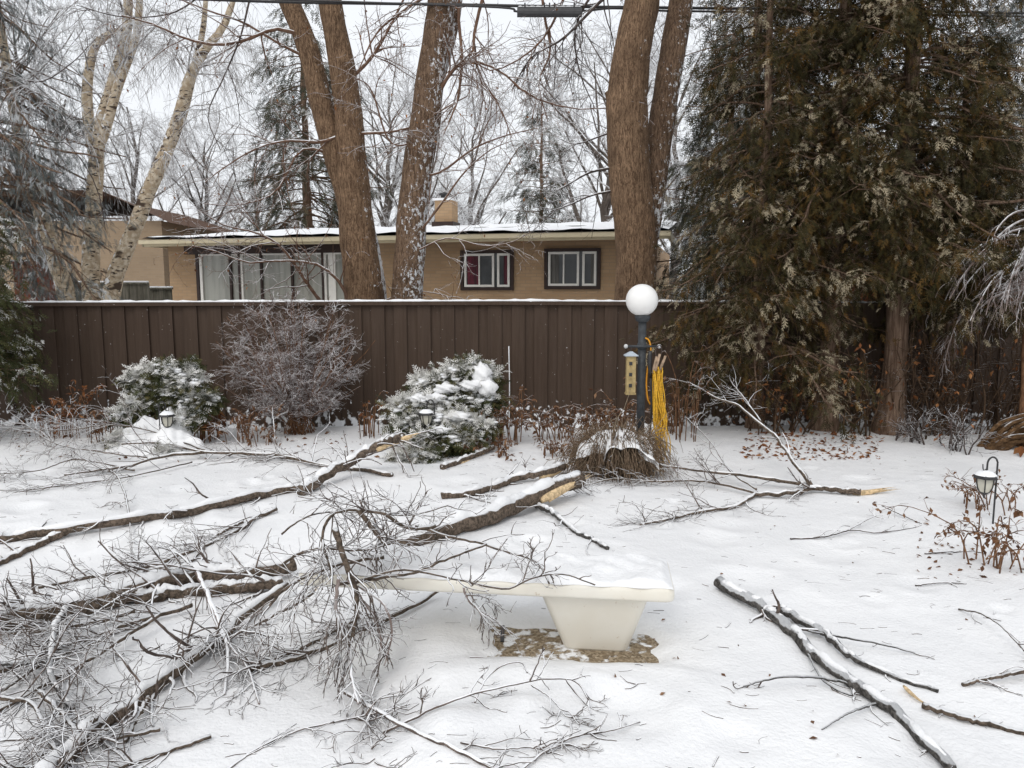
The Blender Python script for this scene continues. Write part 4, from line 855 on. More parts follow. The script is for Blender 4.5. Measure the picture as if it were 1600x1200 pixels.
mound('juniper_shrub', 'large spreading juniper half buried in snow below the icy stake', 'shrub',
      [(735, 575, 9.6, .2), (715, 590, 9.55, .26), (755, 590, 9.6, .2), (690, 600, 9.6, .2), (665, 600, 9.65, .17), (640, 640, 9.4, .26), (665, 635, 9.4, .25), (730, 630, 9.4, .3), (760, 625, 9.5, .2), (700, 660, 9.2, .3), (740, 665, 9.2, .28), (640, 665, 9.2, .2), (665, 695, 8.9, .24), (700, 690, 8.9, .22), (725, 690, 8.95, .2), (660, 715, 8.7, .16), (630, 715, 8.7, .12)], M_JUN, 51,
      [(752, 585, 9.42, .12, .13), (762, 606, 9.38, .12, .12), (700, 606, 9.38, .16, .07), (680, 622, 9.3, .13, .06), (735, 602, 9.36, .15, .07), (715, 650, 9.1, .16, .05), (655, 622, 9.3, .1, .05), (690, 672, 8.9, .14, .05)], base=(705, 9.4))
g = lantern  # (lanterns are built above)

# dry perennials, each clump a thing
def perennial(label, px, Yb, hpx, spread, n, seed, leaf=M_DRY, lf=90, twig=True, lean=.25, lsize=.075, name='dry_perennial'):
    b = gz_(at(px, Yb)); rg = np.random.default_rng(seed); H = hpx / spx(b); S = spread / spx(b); r = thing(name, label, 'dry plant', b)
    n0 = n; base = b + np.stack([rg.uniform(-S, S, n0) * .55, rg.uniform(-.2, .2, n0), np.zeros(n0)], 1); base[:, 2] = ground(base[:, 0], base[:, 1]) - .02
    h = H * rg.uniform(.45, 1.0, n0); tipx = rg.normal(size=n0) * lean * h; Pt = np.empty((n0, 9, 3))
    for k in range(n0):
        arch = rg.uniform(0, 1) ** 2 * .5
        tip = base[k] + [tipx[k], rg.normal() * .12, h[k] * (1 - arch * .5)]; mid = base[k] + [tipx[k] * .3, 0, h[k] * .65]
        Pt[k] = curve([base[k], mid, tip, tip + [tipx[k] * .5 + .02, 0, -arch * h[k] * .6]], 9)
    R_ = np.repeat(np.linspace(.006, .0028, 9)[None], n0, 0) * 1.1
    g = Geo(); g.tube(Pt, R_, 4); cand = Pt[:, 3:].reshape(-1, 3)
    if twig:
        a = spawn(rg, Pt, R_, n0 * 5, (.3, 1), (25, 70), (.06, .22), 5, .22, (0, 0, -.06), .7, .002, .005); addt(g, a); cand = np.concatenate([cand, a[0][:, -1]])
    g.make('stems', M_BRN, r)
    if lf: buds(cand, rg, lf, lsize, leaf, r, 'dry_leaves')
perennial('upright rusty dried plant clump left of the lantern juniper', 118, 9.8, 95, 34, 12, 70, M_ORNG, 150)
perennial('low tangle of brown dried stems beside the left juniper', 165, 9.5, 55, 40, 16, 71, lf=90)
perennial('short rusty dried plant at the left end of the bed', 75, 9.6, 60, 26, 10, 72, M_ORNG, 70)
perennial('upright bronze blades right of the left juniper', 322, 9.75, 66, 16, 22, 73, M_ORNG, 60, False, .08, .16)
perennial('dried hydrangea heads with cream brown petals under the round shrub', 372, 9.7, 60, 26, 12, 74, M_DRY, 150, lsize=.07)
perennial('low brown dried stems in front of the round shrub', 405, 9.5, 34, 26, 12, 75, lf=60)
perennial('thin rust coloured stems between the round shrub and the big juniper', 575, 9.9, 72, 22, 14, 76, M_ORNG, 24, False, .12)
perennial('dried brown twiggy clump right against the big juniper', 790, 9.5, 80, 44, 26, 77, lf=130)
perennial('tall single dried flower stalk beside the icy stake', 812, 10.2, 118, 5, 2, 78, lf=26, lean=.04, lsize=.05)
perennial('arching reddish dried fern clump in the middle of the bed', 868, 9.7, 60, 50, 30, 79, M_DRY, 190, lean=.5)
perennial('arching brown dried fern clump left of the lamp post', 940, 9.6, 62, 46, 26, 80, M_DRY, 150, lean=.5)
perennial('broken brown dried flower clump behind the bird house', 975, 9.4, 92, 22, 12, 81, lf=90)
perennial('tall thin dry stalks right of the yellow cords', 1070, 9.7, 165, 30, 12, 82, lf=30, lean=.14)
perennial('brown leafy dried clump behind the yellow cords', 1052, 10.2, 90, 34, 16, 83, M_DRY, 110)
perennial('low scrubby remains of perennials in front of the big juniper', 760, 8.9, 28, 70, 24, 84, lf=110)
perennial('sparse stubble of dried stems between junipers and lamp', 880, 9.0, 26, 60, 22, 85, lf=80)

# clipped ornamental grass clump with snow on top
gb = gz_(G(968, 752)); gb[1] += .35; gb = gz_(gb); rg = np.random.default_rng(90)
og = thing('grass_clump', 'squat clump of drooping tan ornamental grass capped with snow by the lamp post', 'grass clump', gb)
n = 3000; a = rg.uniform(0, 6.28, n); q = rg.uniform(.3, 1, n); h = rg.uniform(.12, .44, n); wob_ = rg.normal(size=(n, 3)) * [.13, .11, .09]
Pt = np.stack([gb + np.stack([np.cos(a) * q * f * .42, np.sin(a) * q * f * .34, h * z], 1) + rg.normal(size=(n, 3)) * .012 + wob_ * f for f, z in ((.2, 0), (.5, .8), (.8, 1.05), (1.0, .75), (1.1, .25))], 1)
g = Geo(); g.tube(Pt, np.repeat(np.array([[.004, .004, .0035, .003, .002]]), n, 0), 3); g.make('blades', plain('tan_grass', (.17, .12, .08), .8, .2, .5, 30), og)
lump = []
for _ in range(14): lump.append((gb + [rg.normal() * .14, rg.normal() * .10 - .05, .37 + rg.uniform(-.03, .03)], rg.uniform(.07, .13)))
U, Vv = np.meshgrid(np.linspace(-.46, .46, 90), np.linspace(-.38, .38, 74)); U0 = U + gb[0]; V0 = Vv + gb[1]
nz2 = sum(A * np.sin(f * (U * math.cos(k) + Vv * math.sin(k)) + k * 5) for f, A, k in ((8, .03, .3), (15, .026, 1.7), (27, .018, 3.3), (44, .012, 4.4), (71, .007, 5.2)))
hc = .44 - 1.35 * ((U / 1.05) ** 2 + (Vv + .03) ** 2) + nz2 * 1.5
dome = .345 - .75 * ((U / 1.05) ** 2 + Vv ** 2)
keep = (hc > dome).reshape(-1); ii = np.arange(73)[:, None]; jj = np.arange(89)[None]
Fq = np.stack([ii * 90 + jj, ii * 90 + jj + 1, (ii + 1) * 90 + jj + 1, (ii + 1) * 90 + jj], -1).reshape(-1, 4); Fq = Fq[keep[Fq].any(1)]
mk('snow_cap', np.stack([U0, V0, gb[2] + .07 + np.where(hc > dome, dome + np.minimum(hc - dome, .06 + nz2 * .5), dome - .06)], -1), Fq, M_SNOW, og)
g = Geo(); a2 = spawn(rg, Pt[:60], np.full((60, 5), .005), 340, (.4, 1), (10, 60), (.2, .45), 6, .15, (0, 0, -.1), 1, .004, .006, upb=.8); addt(g, a2); g.make('stray_blades', plain('pale_grass', (.3, .24, .17), .8, .2, .3, 30), og)

# understorey on the right: bare suckering shrubs with leftover orange leaves
M_DBRN = bark('dark_brown_stem', (.04, .025, .016), (.12, .075, .045), (1, 1, .4), 16, .8, .4, bump=0)
def thicket(label, px, Yb, hpx, sp, n, seed, leaf=60, m=M_BRN, name='bare_shrub', lm=M_ORNG):
    b = gz_(at(px, Yb)); rg = np.random.default_rng(seed); H = hpx / spx(b); S = sp / spx(b); r = thing(name, label, 'shrub', b)
    st = np.empty((n, 10, 3)); base = b + np.stack([rg.normal(size=n) * S * .25, rg.normal(size=n) * .12, np.zeros(n)], 1); base[:, 2] = ground(base[:, 0], base[:, 1]) - .03
    d = np.stack([rg.normal(size=n) * .22, rg.normal(size=n) * .15, np.ones(n)], 1); st[:, 0] = base; L = H * rg.uniform(.55, 1, n)
    for k in range(1, 10): d = nrm(d + rg.normal(size=(n, 3)) * .13); st[:, k] = st[:, k - 1] + d * (L / 9)[:, None]
    sr = np.repeat(np.linspace(.011, .004, 10)[None], n, 0) * rg.uniform(.6, 1.4, n)[:, None]
    g = Geo(); g.tube(st, sr, 5); a = spawn(rg, st, sr, n * 7, (.15, 1), (30, 70), (.2, .55), 7, .25, (0, 0, .02), .55, .003, .006); addt(g, a)
    c = spawn(rg, a[0], a[1], n * 16, (.1, 1), (30, 70), (.08, .25), 5, .25, (0, 0, 0), .7, .0025, .004); addt(g, c); g.make('stems', m, r)
    buds(np.concatenate([a[0][:, -1], c[0][:, -1]]), rg, leaf, .085, lm, r, 'clinging_leaves')
thicket('bare shrub with many orange leaves just left of the pale cedar trunk', 1335, 10.1, 170, 70, 16, 100, 110, M_DBRN)
thicket('tangled brown shrub hung with rusty leaves under the reddish cedar trunk', 1225, 10.05, 160, 100, 20, 101, 170, M_DBRN)
thicket('brown bare stemmed shrub right of the pale cedar trunk', 1445, 10.1, 230, 90, 26, 102, 60, M_DBRN)
thicket('slender multi stemmed shrub between pale cedar trunk and leaning stump', 1498, 10.1, 250, 70, 22, 103, 50, M_DBRN)
thicket('dark tangle of stems against the fence behind the leaning stump', 1570, 10.4, 240, 110, 30, 104, 60, M_DBRN)
thicket('small dark bare shrub in snow below the pale cedar trunk', 1490, 9.2, 70, 26, 10, 105, 12, M_DTWIG)
thicket('sparse seedlings poking from the snow right of the pale trunk', 1430, 9.55, 48, 60, 8, 106, 6, M_DTWIG)

# leaning fibrous cedar stems at the right edge
lb = gz_(at(1545, 9.3)); rg = np.random.default_rng(110)
ls = thing('leaning_stump', 'bundle of stout brown stems sprawling to the right out of the snow', 'stump', lb)
g = Geo()
for k in range(16):
    f = k / 15; s0 = lb + [rg.uniform(-.12, .12), rg.uniform(-.15, .15), -.05]; an = .18 + .62 * f
    e1 = s0 + np.array([math.cos(an) * .55, rg.uniform(-.15, .15), math.sin(an) * .5 + .06]); e2 = s0 + np.array([math.cos(an * .75) * 1.3, rg.uniform(-.3, .3), math.sin(an * .8) * 1.0 + .1])
    g.tube(curve([s0, (s0 + e1) / 2 + [-.02, 0, .06], e1, e2, e2 + [.4, 0, .02 + .1 * f]], 18), np.linspace(.045, .02, 18) * rg.uniform(.7, 1.2), 10, True, .10, k)
g.make('stems', bark('fibrous_brown', (.06, .033, .016), (.24, .14, .07), (.4, 1, 1), 30, .78, .35, bump=.9), ls)
buds(np.array([lb + [.45, -.35, .06], lb + [.6, -.3, .04], lb + [.5, -.45, .03], lb + [.3, -.1, .12]] * 3) + rg.normal(size=(12, 3)) * [.2, .1, .03], rg, 120, .13, M_ORNG, ls, 'orange_frond')

# weeping iced tree at the right edge
wb = gz_(at(1600, 9.4)); rg = np.random.default_rng(120)
wt = thing('weeping_tree', 'small weeping tree with pale iced branches arching down at the right edge', 'tree', wb)
tp = curve([wb + [0, 0, -.1], wb + [.03, 0, .7], wb + [.0, .02, 1.4], wb + [.08, 0, 2.2], wb + [.1, 0, 2.75]], 16); trr = np.linspace(.065, .035, 16)
Geo().tube(tp, trr, 12, False, .08, 4).make('trunk', M_BRN, wt)
n = 44; ar = np.empty((n, 14, 3)); a = rg.uniform(0, 6.28, n); a[:26] = rg.uniform(2.2, 4.3, 26); d = np.stack([np.cos(a), np.sin(a) * .9, rg.uniform(.2, 1.0, n)], 1); ar[:, 0] = tp[-1] - np.array([0, 0, 1]) * rg.uniform(0, .9, n)[:, None]
L = rg.uniform(.9, 1.75, n)
for k in range(1, 14): d = nrm(d + rg.normal(size=(n, 3)) * .05 + [0, 0, -.17]); ar[:, k] = ar[:, k - 1] + d * (L / 13)[:, None]
arr = np.repeat(np.linspace(.017, .005, 14)[None], n, 0); g = Geo(); g.tube(ar, arr, 6)
b = spawn(rg, ar, arr, 300, (.2, 1), (15, 55), (.25, .7), 7, .12, (0, 0, -.2), .6, .004, .008); addt(g, b, 4)
c = spawn(rg, b[0], b[1], 700, (.1, 1), (20, 60), (.08, .25), 5, .15, (0, 0, -.2), .7, .003, .006); addt(g, c); g.make('weeping_branches', M_ICE, wt)

# ------------------------------------------------------------------ fallen limbs on the snow
def fallen(label, mains, seed, tw=(0, 0, 0), L=((.4, 1.0), (.15, .45), (.06, .18)), m=M_LOG, tear=None, cap=True, name='fallen_branch', up=.15, flat=.3, bend=(0, 0, -.04), ang=(20, 60), sides=10, tmat=M_FTW, capk=1.0, capend=2):
    """mains: list of ([(px, py, height above snow)], r0, r1)"""
    rg = np.random.default_rng(seed); Pt = []; R_ = []; K = 30
    for pts, r0, r1 in mains:
        q = []; n_ = len(pts)
        for i_, p in enumerate(pts):
            rr_ = r0 + (r1 - r0) * i_ / (n_ - 1); q.append(P(*p[:3]) if len(p) > 2 and p[2] > 2 else G(p[0], p[1], (p[2] if len(p) > 2 else 0) + rr_ * .8))
        c_ = curve(q, K); rad = np.linspace(r0, r1, K); c_[1:-1] += rg.normal(size=(K - 2, 3)) * .22 * np.minimum(rad[1:-1, None], .03)
        Pt.append(c_); R_.append(rad)
    Pt = np.array(Pt); R_ = np.array(R_); b0 = Pt[0, 0]
    r = thing(name, label, 'fallen branch', (b0[0], b0[1], float(ground(b0[0], b0[1]))))
    g = Geo()
    for k in range(len(Pt)): g.tube(Pt[k], R_[k], sides if R_[k, 0] > .012 else 5, True, .09 if R_[k, 0] > .015 else 0, seed + k)
    g.make('limb', m, r)
    if tw[0]:
        g = Geo(); a = spawn(rg, Pt, R_, tw[0], (.12, 1), ang, L[0], 9, .15, bend, .5, .0045, .013, flat=flat, upb=up, floor=True); addt(g, a, 5)
        if tw[1]:
            b = spawn(rg, np.concatenate([a[0]]), a[1], tw[1], (.1, 1), (20, 65), L[1], 7, .2, bend, .65, .003, .007, flat=flat, floor=True); addt(g, b, 4)
            if tw[2]: c = spawn(rg, b[0], b[1], tw[2], (.15, 1), (25, 70), L[2], 5, .22, (0, 0, 0), .7, .0024, .0045, floor=True); addt(g, c)
        g.make('twigs', tmat, r)
    if cap:
        g = Geo(); any_ = False
        for k in range(len(Pt)):
            if R_[k, 0] < .02: continue
            p_ = curve(Pt[k], 70); r_ = np.interp(np.linspace(0, 1, 70), np.linspace(0, 1, K), R_[k]); s_ = np.arange(70)
            tn = nrm(np.gradient(p_, axis=0)); steep = np.clip(1 - np.abs(tn[:, 2]) * 1.2, .2, 1)
            w_ = .78 + .22 * np.sin(s_ * .55 + k + seed) + .07 * np.sin(s_ * 1.7 + seed) + .04 * rg.normal(size=70); w_ = np.clip(w_ * steep, .05, 1.15); w_[:2] *= .3; w_[-2:] *= .3; w_ *= np.where(s_ > 70 * capend, .05, 1)
            ph = rg.uniform(0, 6); w_ = np.where(np.sin(s_ * .23 + ph) + .6 * np.sin(s_ * .61 + ph * 2) > 1.05, .06, w_)
            V, F = tubes(p_, r_ * (.35 + .55 * w_) * capk, 10, True); cc = np.repeat(np.concatenate([p_[:1], p_, p_[-1:]]), 10, 0); off = np.repeat(np.concatenate([[0], (r_ * (.3 + .5 * w_)), [0]]), 10)
            V = cc + (V - cc) * [1, 1, .85]; V[:, 2] += off; g.add(V, F); any_ = True
        if any_: g.make('snow_cap', M_SNOW, r)
    if tear:
        pts, w_ = tear; q = np.array([G(*p) for p in pts]); c_ = curve(q, 12); g = Geo(); tn_ = nrm(c_[-1] - c_[0]); s1 = nrm(np.cross(tn_, [0, 0, 1.])); s2 = np.cross(s1, tn_)
        g.tube(c_[:9], np.array([.6, .9, 1, .98, .9, .75, .6, .4, .15]) * w_ * .9, 8, True, .22, seed)
        for k in range(9):                          # splinters of uneven length
            an = rg.uniform(0, 6.28); of = (s1 * math.cos(an) + s2 * math.sin(an)) * w_ * rg.uniform(.25, .8); n0 = rg.integers(0, 4); n1 = rg.integers(7, 12)
            sp = c_[n0:n1 + 1] + of * np.linspace(1, rg.uniform(.3, 1.3), n1 + 1 - n0)[:, None]
            g.tube(sp, np.linspace(.36, .02, len(sp)) * w_, 4, True, .15, seed + k)
        g.make('torn_wood', M_WOOD, r)
    return r
fallen('long snow topped log rising to a splintered pale end left of the big juniper', [([(470, 767, 0), (510, 742, .06), (560, 712, .17), (604, 690, .30), (628, 683, .36)], .062, .05)], 200, (8, 20, 20), tear=([(588, 703, .27), (612, 690, .34), (640, 683, .41), (659, 677, .45)], .046), capk=1.1, capend=.86)
fallen('long slender log running from the splintered log to the left edge, forking at its end', [([(482, 760, 0), (430, 768, 0), (380, 777, .02), (290, 799, .03), (200, 810, .03), (100, 828, .03), (40, 836, .0), (-40, 848, 0)], .046, .040), ([(110, 826, .02), (60, 850, .0), (0, 878, 0), (-70, 905, 0)], .036, .026), ([(202, 806, .02), (195, 772, .1), (182, 742, .16), (168, 736, .2)], .012, .006), ([(202, 808, .03), (204, 835, .04), (205, 872, .06)], .008, .004)], 201, (26, 60, 80), L=((.2, .6), (.1, .3), (.05, .14)), capk=1.05)
fallen('thin dark limb lying behind the splintered log with brush spread to the left', [([(612, 742, 0), (560, 733, 0), (510, 728, .02), (440, 713, .03), (380, 708, .05), (320, 706, .08), (250, 692, .12), (190, 694, .12)], .028, .010), ([(330, 706, .06), (260, 712, .08), (200, 728, .06), (150, 735, .04), (100, 742, .03)], .02, .008), ([(320, 704, .08), (240, 674, .2), (170, 664, .3), (100, 672, .25), (20, 668, .2)], .012, .005)], 202, (70, 260, 360), L=((.4, 1.1), (.2, .5), (.06, .2)), up=.25)
fallen('frosty brush of thin boughs fanned over the snow at the left edge', [([(230, 715, .04), (150, 705, .12), (80, 690, .2), (10, 640, .4)], .011, .004), ([(210, 735, .02), (120, 718, .1), (60, 735, .08), (-20, 742, .05)], .012, .005), ([(300, 722, .03), (200, 745, .02), (100, 758, .02), (20, 770, .02)], .011, .004)], 203, (46, 200, 240), L=((.3, .9), (.15, .4), (.06, .18)), cap=False, up=.25)
fallen('thick snow covered log with a torn pale end pointing at the grass clump', [([(525, 872, .0), (590, 860, 0), (640, 846, 0), (700, 825, 0), (760, 806, .02), (820, 782, .05), (870, 760, .08), (905, 748, .1)], .07, .085)], 204, (22, 60, 80), L=((.3, .7), (.12, .35), (.05, .15)), tear=([(846, 782, .09), (876, 766, .13), (902, 751, .17), (926, 738, .2)], .048), capk=1.0, capend=.82)
fallen('dark side limb of the thick log reaching down toward the board', [([(838, 790, .02), (866, 802, .02), (900, 830, 0), (930, 845, 0), (950, 857, 0)], .026, .016)], 205, (4, 6, 0), m=M_GLOG)
fallen('snowy limb with pale split wood lying behind the thick log', [([(690, 775, 0), (745, 768, 0), (800, 748, .02), (850, 738, .05), (880, 728, .06)], .035, .045)], 206, (10, 30, 40), L=((.2, .5), (.1, .25), (.05, .12)), tear=([(845, 745, .04), (870, 735, .06), (885, 727, .08), (893, 722, .09)], .05))
fallen('short snowy limb with orange torn side in front of the big juniper', [([(690, 730, 0), (725, 718, 0), (755, 705, .02), (770, 699, .03)], .034, .028)], 207, tear=([(715, 726, .0), (740, 715, .0), (760, 705, .02), (772, 699, .03)], .022))
fallen('heaviest log at the left edge, bark brown under a thick snow ridge', [([(458, 880, .05), (420, 888, .05), (375, 897, .04), (320, 897, .04), (260, 908, .03), (205, 922, .02), (150, 940, 0), (80, 955, 0), (0, 968, 0), (-80, 980, 0)], .058, .092), ([(170, 918, .05), (120, 925, .05), (60, 945, .03), (0, 955, .0)], .03, .04)], 208, (44, 150, 200), L=((.4, .9), (.15, .4), (.06, .2)), capk=1.0)
fallen('second snow topped log lying close along the heaviest one', [([(442, 908, .02), (390, 914, .02), (330, 920, .01), (270, 926, 0), (213, 934, 0)], .045, .05)], 209, (16, 40, 60), L=((.3, .8), (.15, .4), (.05, .2)))
fallen('slanting log running down to the bottom edge, snow on its upper side', [([(448, 915, .06), (400, 945, .05), (350, 990, .03), (320, 1012, .03), (270, 1050, .02), (220, 1088, .0), (160, 1130, 0), (100, 1180, 0), (60, 1230, 0)], .030, .048), ([(232, 1090, .04), (215, 1120, .03), (195, 1160, .0)], .014, .01), ([(150, 1120, .1), (120, 1160, .03), (98, 1215, 0)], .014, .012)], 210, (44, 140, 190), L=((.3, .8), (.15, .45), (.05, .2)))
fallen('pair of thin limbs lying between the slender log and the heaviest log', [([(432, 795, .02), (400, 808, .01), (370, 830, .0), (300, 860, 0), (230, 885, 0), (150, 900, 0), (60, 918, 0)], .019, .012), ([(380, 815, .02), (330, 842, .0), (300, 878, 0)], .014, .010)], 211, (40, 120, 160), L=((.25, .7), (.12, .35), (.05, .15)))
fallen('dark thin limb under the tangle slanting from the board to the left', [([(690, 920, .05), (640, 950, .02), (580, 978, 0), (510, 1010, 0), (450, 1032, 0), (390, 1046, 0)], .012, .02), ([(560, 965, .02), (500, 998, .0), (430, 1030, 0)], .012, .012)], 212, (34, 100, 130), L=((.3, .7), (.12, .35), (.05, .15)))
fallen('snow crusted bough hooking downward from the heaviest log', [([(105, 948, .12), (88, 975, .14), (80, 1010, .12), (78, 1050, .08), (95, 1085, .03), (115, 1108, 0)], .022, .012), ([(80, 1032, .1), (40, 1036, .06), (-20, 1040, .03)], .012, .01)], 213, (20, 60, 90), L=((.2, .5), (.1, .3), (.05, .15)), m=M_GLOG)
fallen('frosted hanging bough with drooping twigs in front of the second log', [([(308, 895, .15), (322, 925, .14), (340, 965, .12), (352, 1000, .08), (356, 1040, .03), (350, 1085, 0)], .017, .007), ([(325, 935, .14), (345, 990, .1), (385, 1040, .04), (405, 1100, 0)], .009, .005)], 214, (26, 90, 120), L=((.2, .5), (.1, .3), (.05, .15)), m=M_ICE, bend=(0, 0, -.2))
fallen('dense snowy brush under the heaviest log at the left edge', [([(300, 945, .04), (200, 975, .03), (100, 1010, .02), (0, 1050, 0)], .016, .012), ([(250, 960, .08), (180, 1005, .05), (90, 1060, .02), (-20, 1120, 0)], .014, .01), ([(210, 955, .04), (110, 980, .04), (0, 990, .03)], .014, .012), ([(160, 1000, .03), (80, 1030, .03), (0, 1080, .02)], .012, .01)], 215, (80, 280, 380), L=((.3, .8), (.15, .4), (.05, .18)))
fallen('snowy brush piled in the bottom left corner', [([(60, 1080, .05), (110, 1130, .06), (120, 1170, .05), (60, 1230, 0)], .014, .009), ([(0, 1090, .05), (50, 1100, .05), (80, 1160, .03), (110, 1200, 0)], .013, .01), ([(250, 1140, .02), (150, 1160, .02), (30, 1190, 0)], .011, .008), ([(330, 1150, .01), (230, 1185, .0), (120, 1220, .0)], .012, .008)], 216, (54, 190, 260), L=((.25, .6), (.12, .3), (.05, .15)))
fallen('tangled brush of dark curving twigs lying across the end of the board', [([(680, 822, 4.35), (640, 826, 4.25), (600, 803, 4.15), (560, 797, 4.1), (520, 804, 4.05), (504, 840, 4.0), (514, 880, 3.97), (520, 900, 3.95)], .012, .006), ([(523, 826, 3.98), (535, 865, 3.94), (548, 900, 3.9), (558, 935, 3.88), (554, 975, 3.85), (545, 1010, 3.8)], .017, .009), ([(560, 797, 4.1), (590, 836, 4.1), (602, 850, 4.1)], .014, .01), ([(430, 895, 4.1), (460, 868, 4.08), (500, 857, 4.06), (560, 860, 4.1), (610, 850, 4.2)], .010, .006), ([(440, 835, 4.2), (470, 812, 4.2), (510, 800, 4.2), (570, 800, 4.25), (640, 805, 4.3), (700, 790, 4.4)], .006, .004), ([(600, 870, 4.15), (540, 880, 4.1), (480, 900, 4.0), (440, 925, 3.95), (410, 960, 3.95)], .012, .007)], 217, (76, 300, 380), L=((.22, .6), (.12, .32), (.05, .16)), cap=False, up=.1, flat=.1)
fallen('thin branch with a torn tip resting along the snowy board top', [([(530, 912, 3.98), (590, 903, 4.0), (650, 893, 4.05), (700, 872, 4.12), (760, 850, 4.25)], .012, .008), ([(560, 908, 3.98), (630, 890, 3.96), (720, 906, 3.92), (790, 920, 3.9), (830, 903, 3.92), (880, 897, 3.94), (930, 914, 3.92)], .008, .004), ([(650, 822, 4.5), (700, 838, 4.42), (740, 846, 4.35), (800, 864, 4.25), (840, 880, 4.12), (858, 912, 3.95)], .012, .005)], 218, (26, 60, 80), L=((.15, .4), (.08, .2), (.04, .1)), cap=False, up=.4, bend=(0, 0, .02))
fallen('bunch of iced twigs hanging in front of the board end', [([(545, 905, 3.95), (560, 930, 3.92), (585, 965, 3.9), (595, 1010, 3.88), (588, 1050, 3.86)], .010, .005), ([(530, 900, 3.95), (525, 950, 3.9), (545, 1000, 3.85), (550, 1060, 3.7), (560, 1100, 3.6)], .011, .006), ([(560, 915, 3.95), (600, 945, 3.9), (612, 990, 3.88), (600, 1040, 3.85)], .008, .004), ([(724, 917, 3.93), (732, 938, 3.95), (750, 955, 4.0), (775, 966, 4.05)], .006, .004)], 219, (44, 150, 180), L=((.15, .4), (.08, .22), (.04, .12)), m=M_ICE, bend=(0, 0, -.15), cap=False)
fallen('broken stick with a bright torn tip poking out of the tangle', [([(380, 985, .02), (420, 965, .03), (460, 945, .05), (490, 925, .08)], .012, .014)], 220, tear=([(470, 940, .05), (484, 928, .07), (494, 920, .09), (500, 915, .1)], .014), cap=False)
fallen('brown stick lying straight toward the bottom edge below the board', [([(538, 1080, .05), (580, 1105, .03), (640, 1138, .01), (700, 1165, 0), (760, 1195, 0), (800, 1215, 0)], .013, .009)], 221, (8, 16, 20), L=((.15, .4), (.08, .2), (.04, .1)), cap=False, m=M_FTW)
fallen('curling twig arching over the snow in front of the board', [([(600, 1145, 0), (650, 1120, .02), (720, 1090, .04), (800, 1070, .06), (860, 1060, .08), (900, 1065, .08), (920, 1095, .03)], .0075, .004), ([(742, 1098, .03), (760, 1060, .1), (790, 1038, .13), (815, 1036, .12), (824, 1052, .08)], .005, .003), ([(830, 1070, .05), (860, 1090, .03), (885, 1120, 0)], .005, .003)], 222, (14, 40, 60), L=((.12, .35), (.06, .18), (.03, .08)), cap=False, m=M_FTW)
fallen('long bent twig crossing the bottom edge left of the brown stick', [([(340, 1215, 0), (400, 1170, 0), (470, 1140, .01), (560, 1120, .02), (640, 1100, .02)], .007, .004), ([(590, 1060, .05), (575, 1110, .02), (580, 1160, .0), (590, 1215, 0)], .007, .004)], 223, (24, 60, 80), L=((.15, .4), (.08, .2), (.03, .1)), cap=False, m=M_FTW)
fallen('wiry twig near the bottom edge right of the brown stick', [([(800, 1215, 0), (850, 1175, .01), (900, 1150, .02), (950, 1142, .02), (1000, 1128, 0)], .007, .003), ([(720, 1160, .0), (780, 1170, .02), (830, 1168, .01), (880, 1180, 0)], .006, .003)], 224, (14, 30, 40), L=((.1, .3), (.06, .15), (.03, .08)), cap=False, m=M_FTW)
fallen('grey snow dusted forked limb on the open snow right of the board', [([(1122, 908, .02), (1150, 925, .02), (1185, 945, .01), (1212, 962, .01), (1240, 985, .01), (1265, 1015, .01), (1310, 1047, .01), (1350, 1078, .01), (1400, 1112, .0), (1440, 1155, 0), (1485, 1200, 0)], .04, .026), ([(1218, 952, .02), (1250, 968, .02), (1290, 990, .02), (1320, 1018, .02), (1360, 1040, .01), (1420, 1065, 0), (1466, 1080, 0)], .03, .010), ([(1240, 980, .02), (1300, 993, .04), (1370, 1005, .04), (1436, 1022, .0)], .008, .004), ([(1330, 1068, .02), (1270, 1058, .05), (1210, 1060, .06), (1160, 1073, 0)], .008, .004), ([(1372, 1098, .01), (1330, 1112, .03), (1284, 1140, 0)], .008, .003), ([(1260, 1015, .02), (1285, 1062, .02), (1328, 1086, 0), (1330, 1070, .02)], .006, .004)], 225, (16, 20, 0), L=((.08, .3), (.05, .12), (.03, .08)), m=M_GLOG, capk=.82, ang=(35, 75))
fallen('dark stick with a pale torn strip at the lower right edge', [([(1442, 1102, .01), (1500, 1120, .01), (1560, 1135, 0), (1640, 1155, 0)], .016, .013)], 226, (5, 6, 0), L=((.1, .3), (.05, .1), (.03, .06)), tear=([(1412, 1072, .02), (1425, 1085, .02), (1440, 1096, .01), (1455, 1102, .0)], .010), cap=False)
fallen('short dark stick reaching in from the right edge above the torn one', [([(1504, 1070, 0), (1540, 1060, .02), (1580, 1052, .03), (1640, 1042, .03)], .011, .014)], 227, (4, 6, 0), L=((.1, .3), (.05, .1), (.03, .06)), cap=False)
fallen('curved twig standing out of the snow at the right edge', [([(1498, 952, 0), (1530, 958, .05), (1560, 975, .08), (1590, 1005, .05), (1610, 1030, 0)], .006, .004)], 228, (5, 8, 0), L=((.1, .25), (.05, .1), (.03, .06)), cap=False)
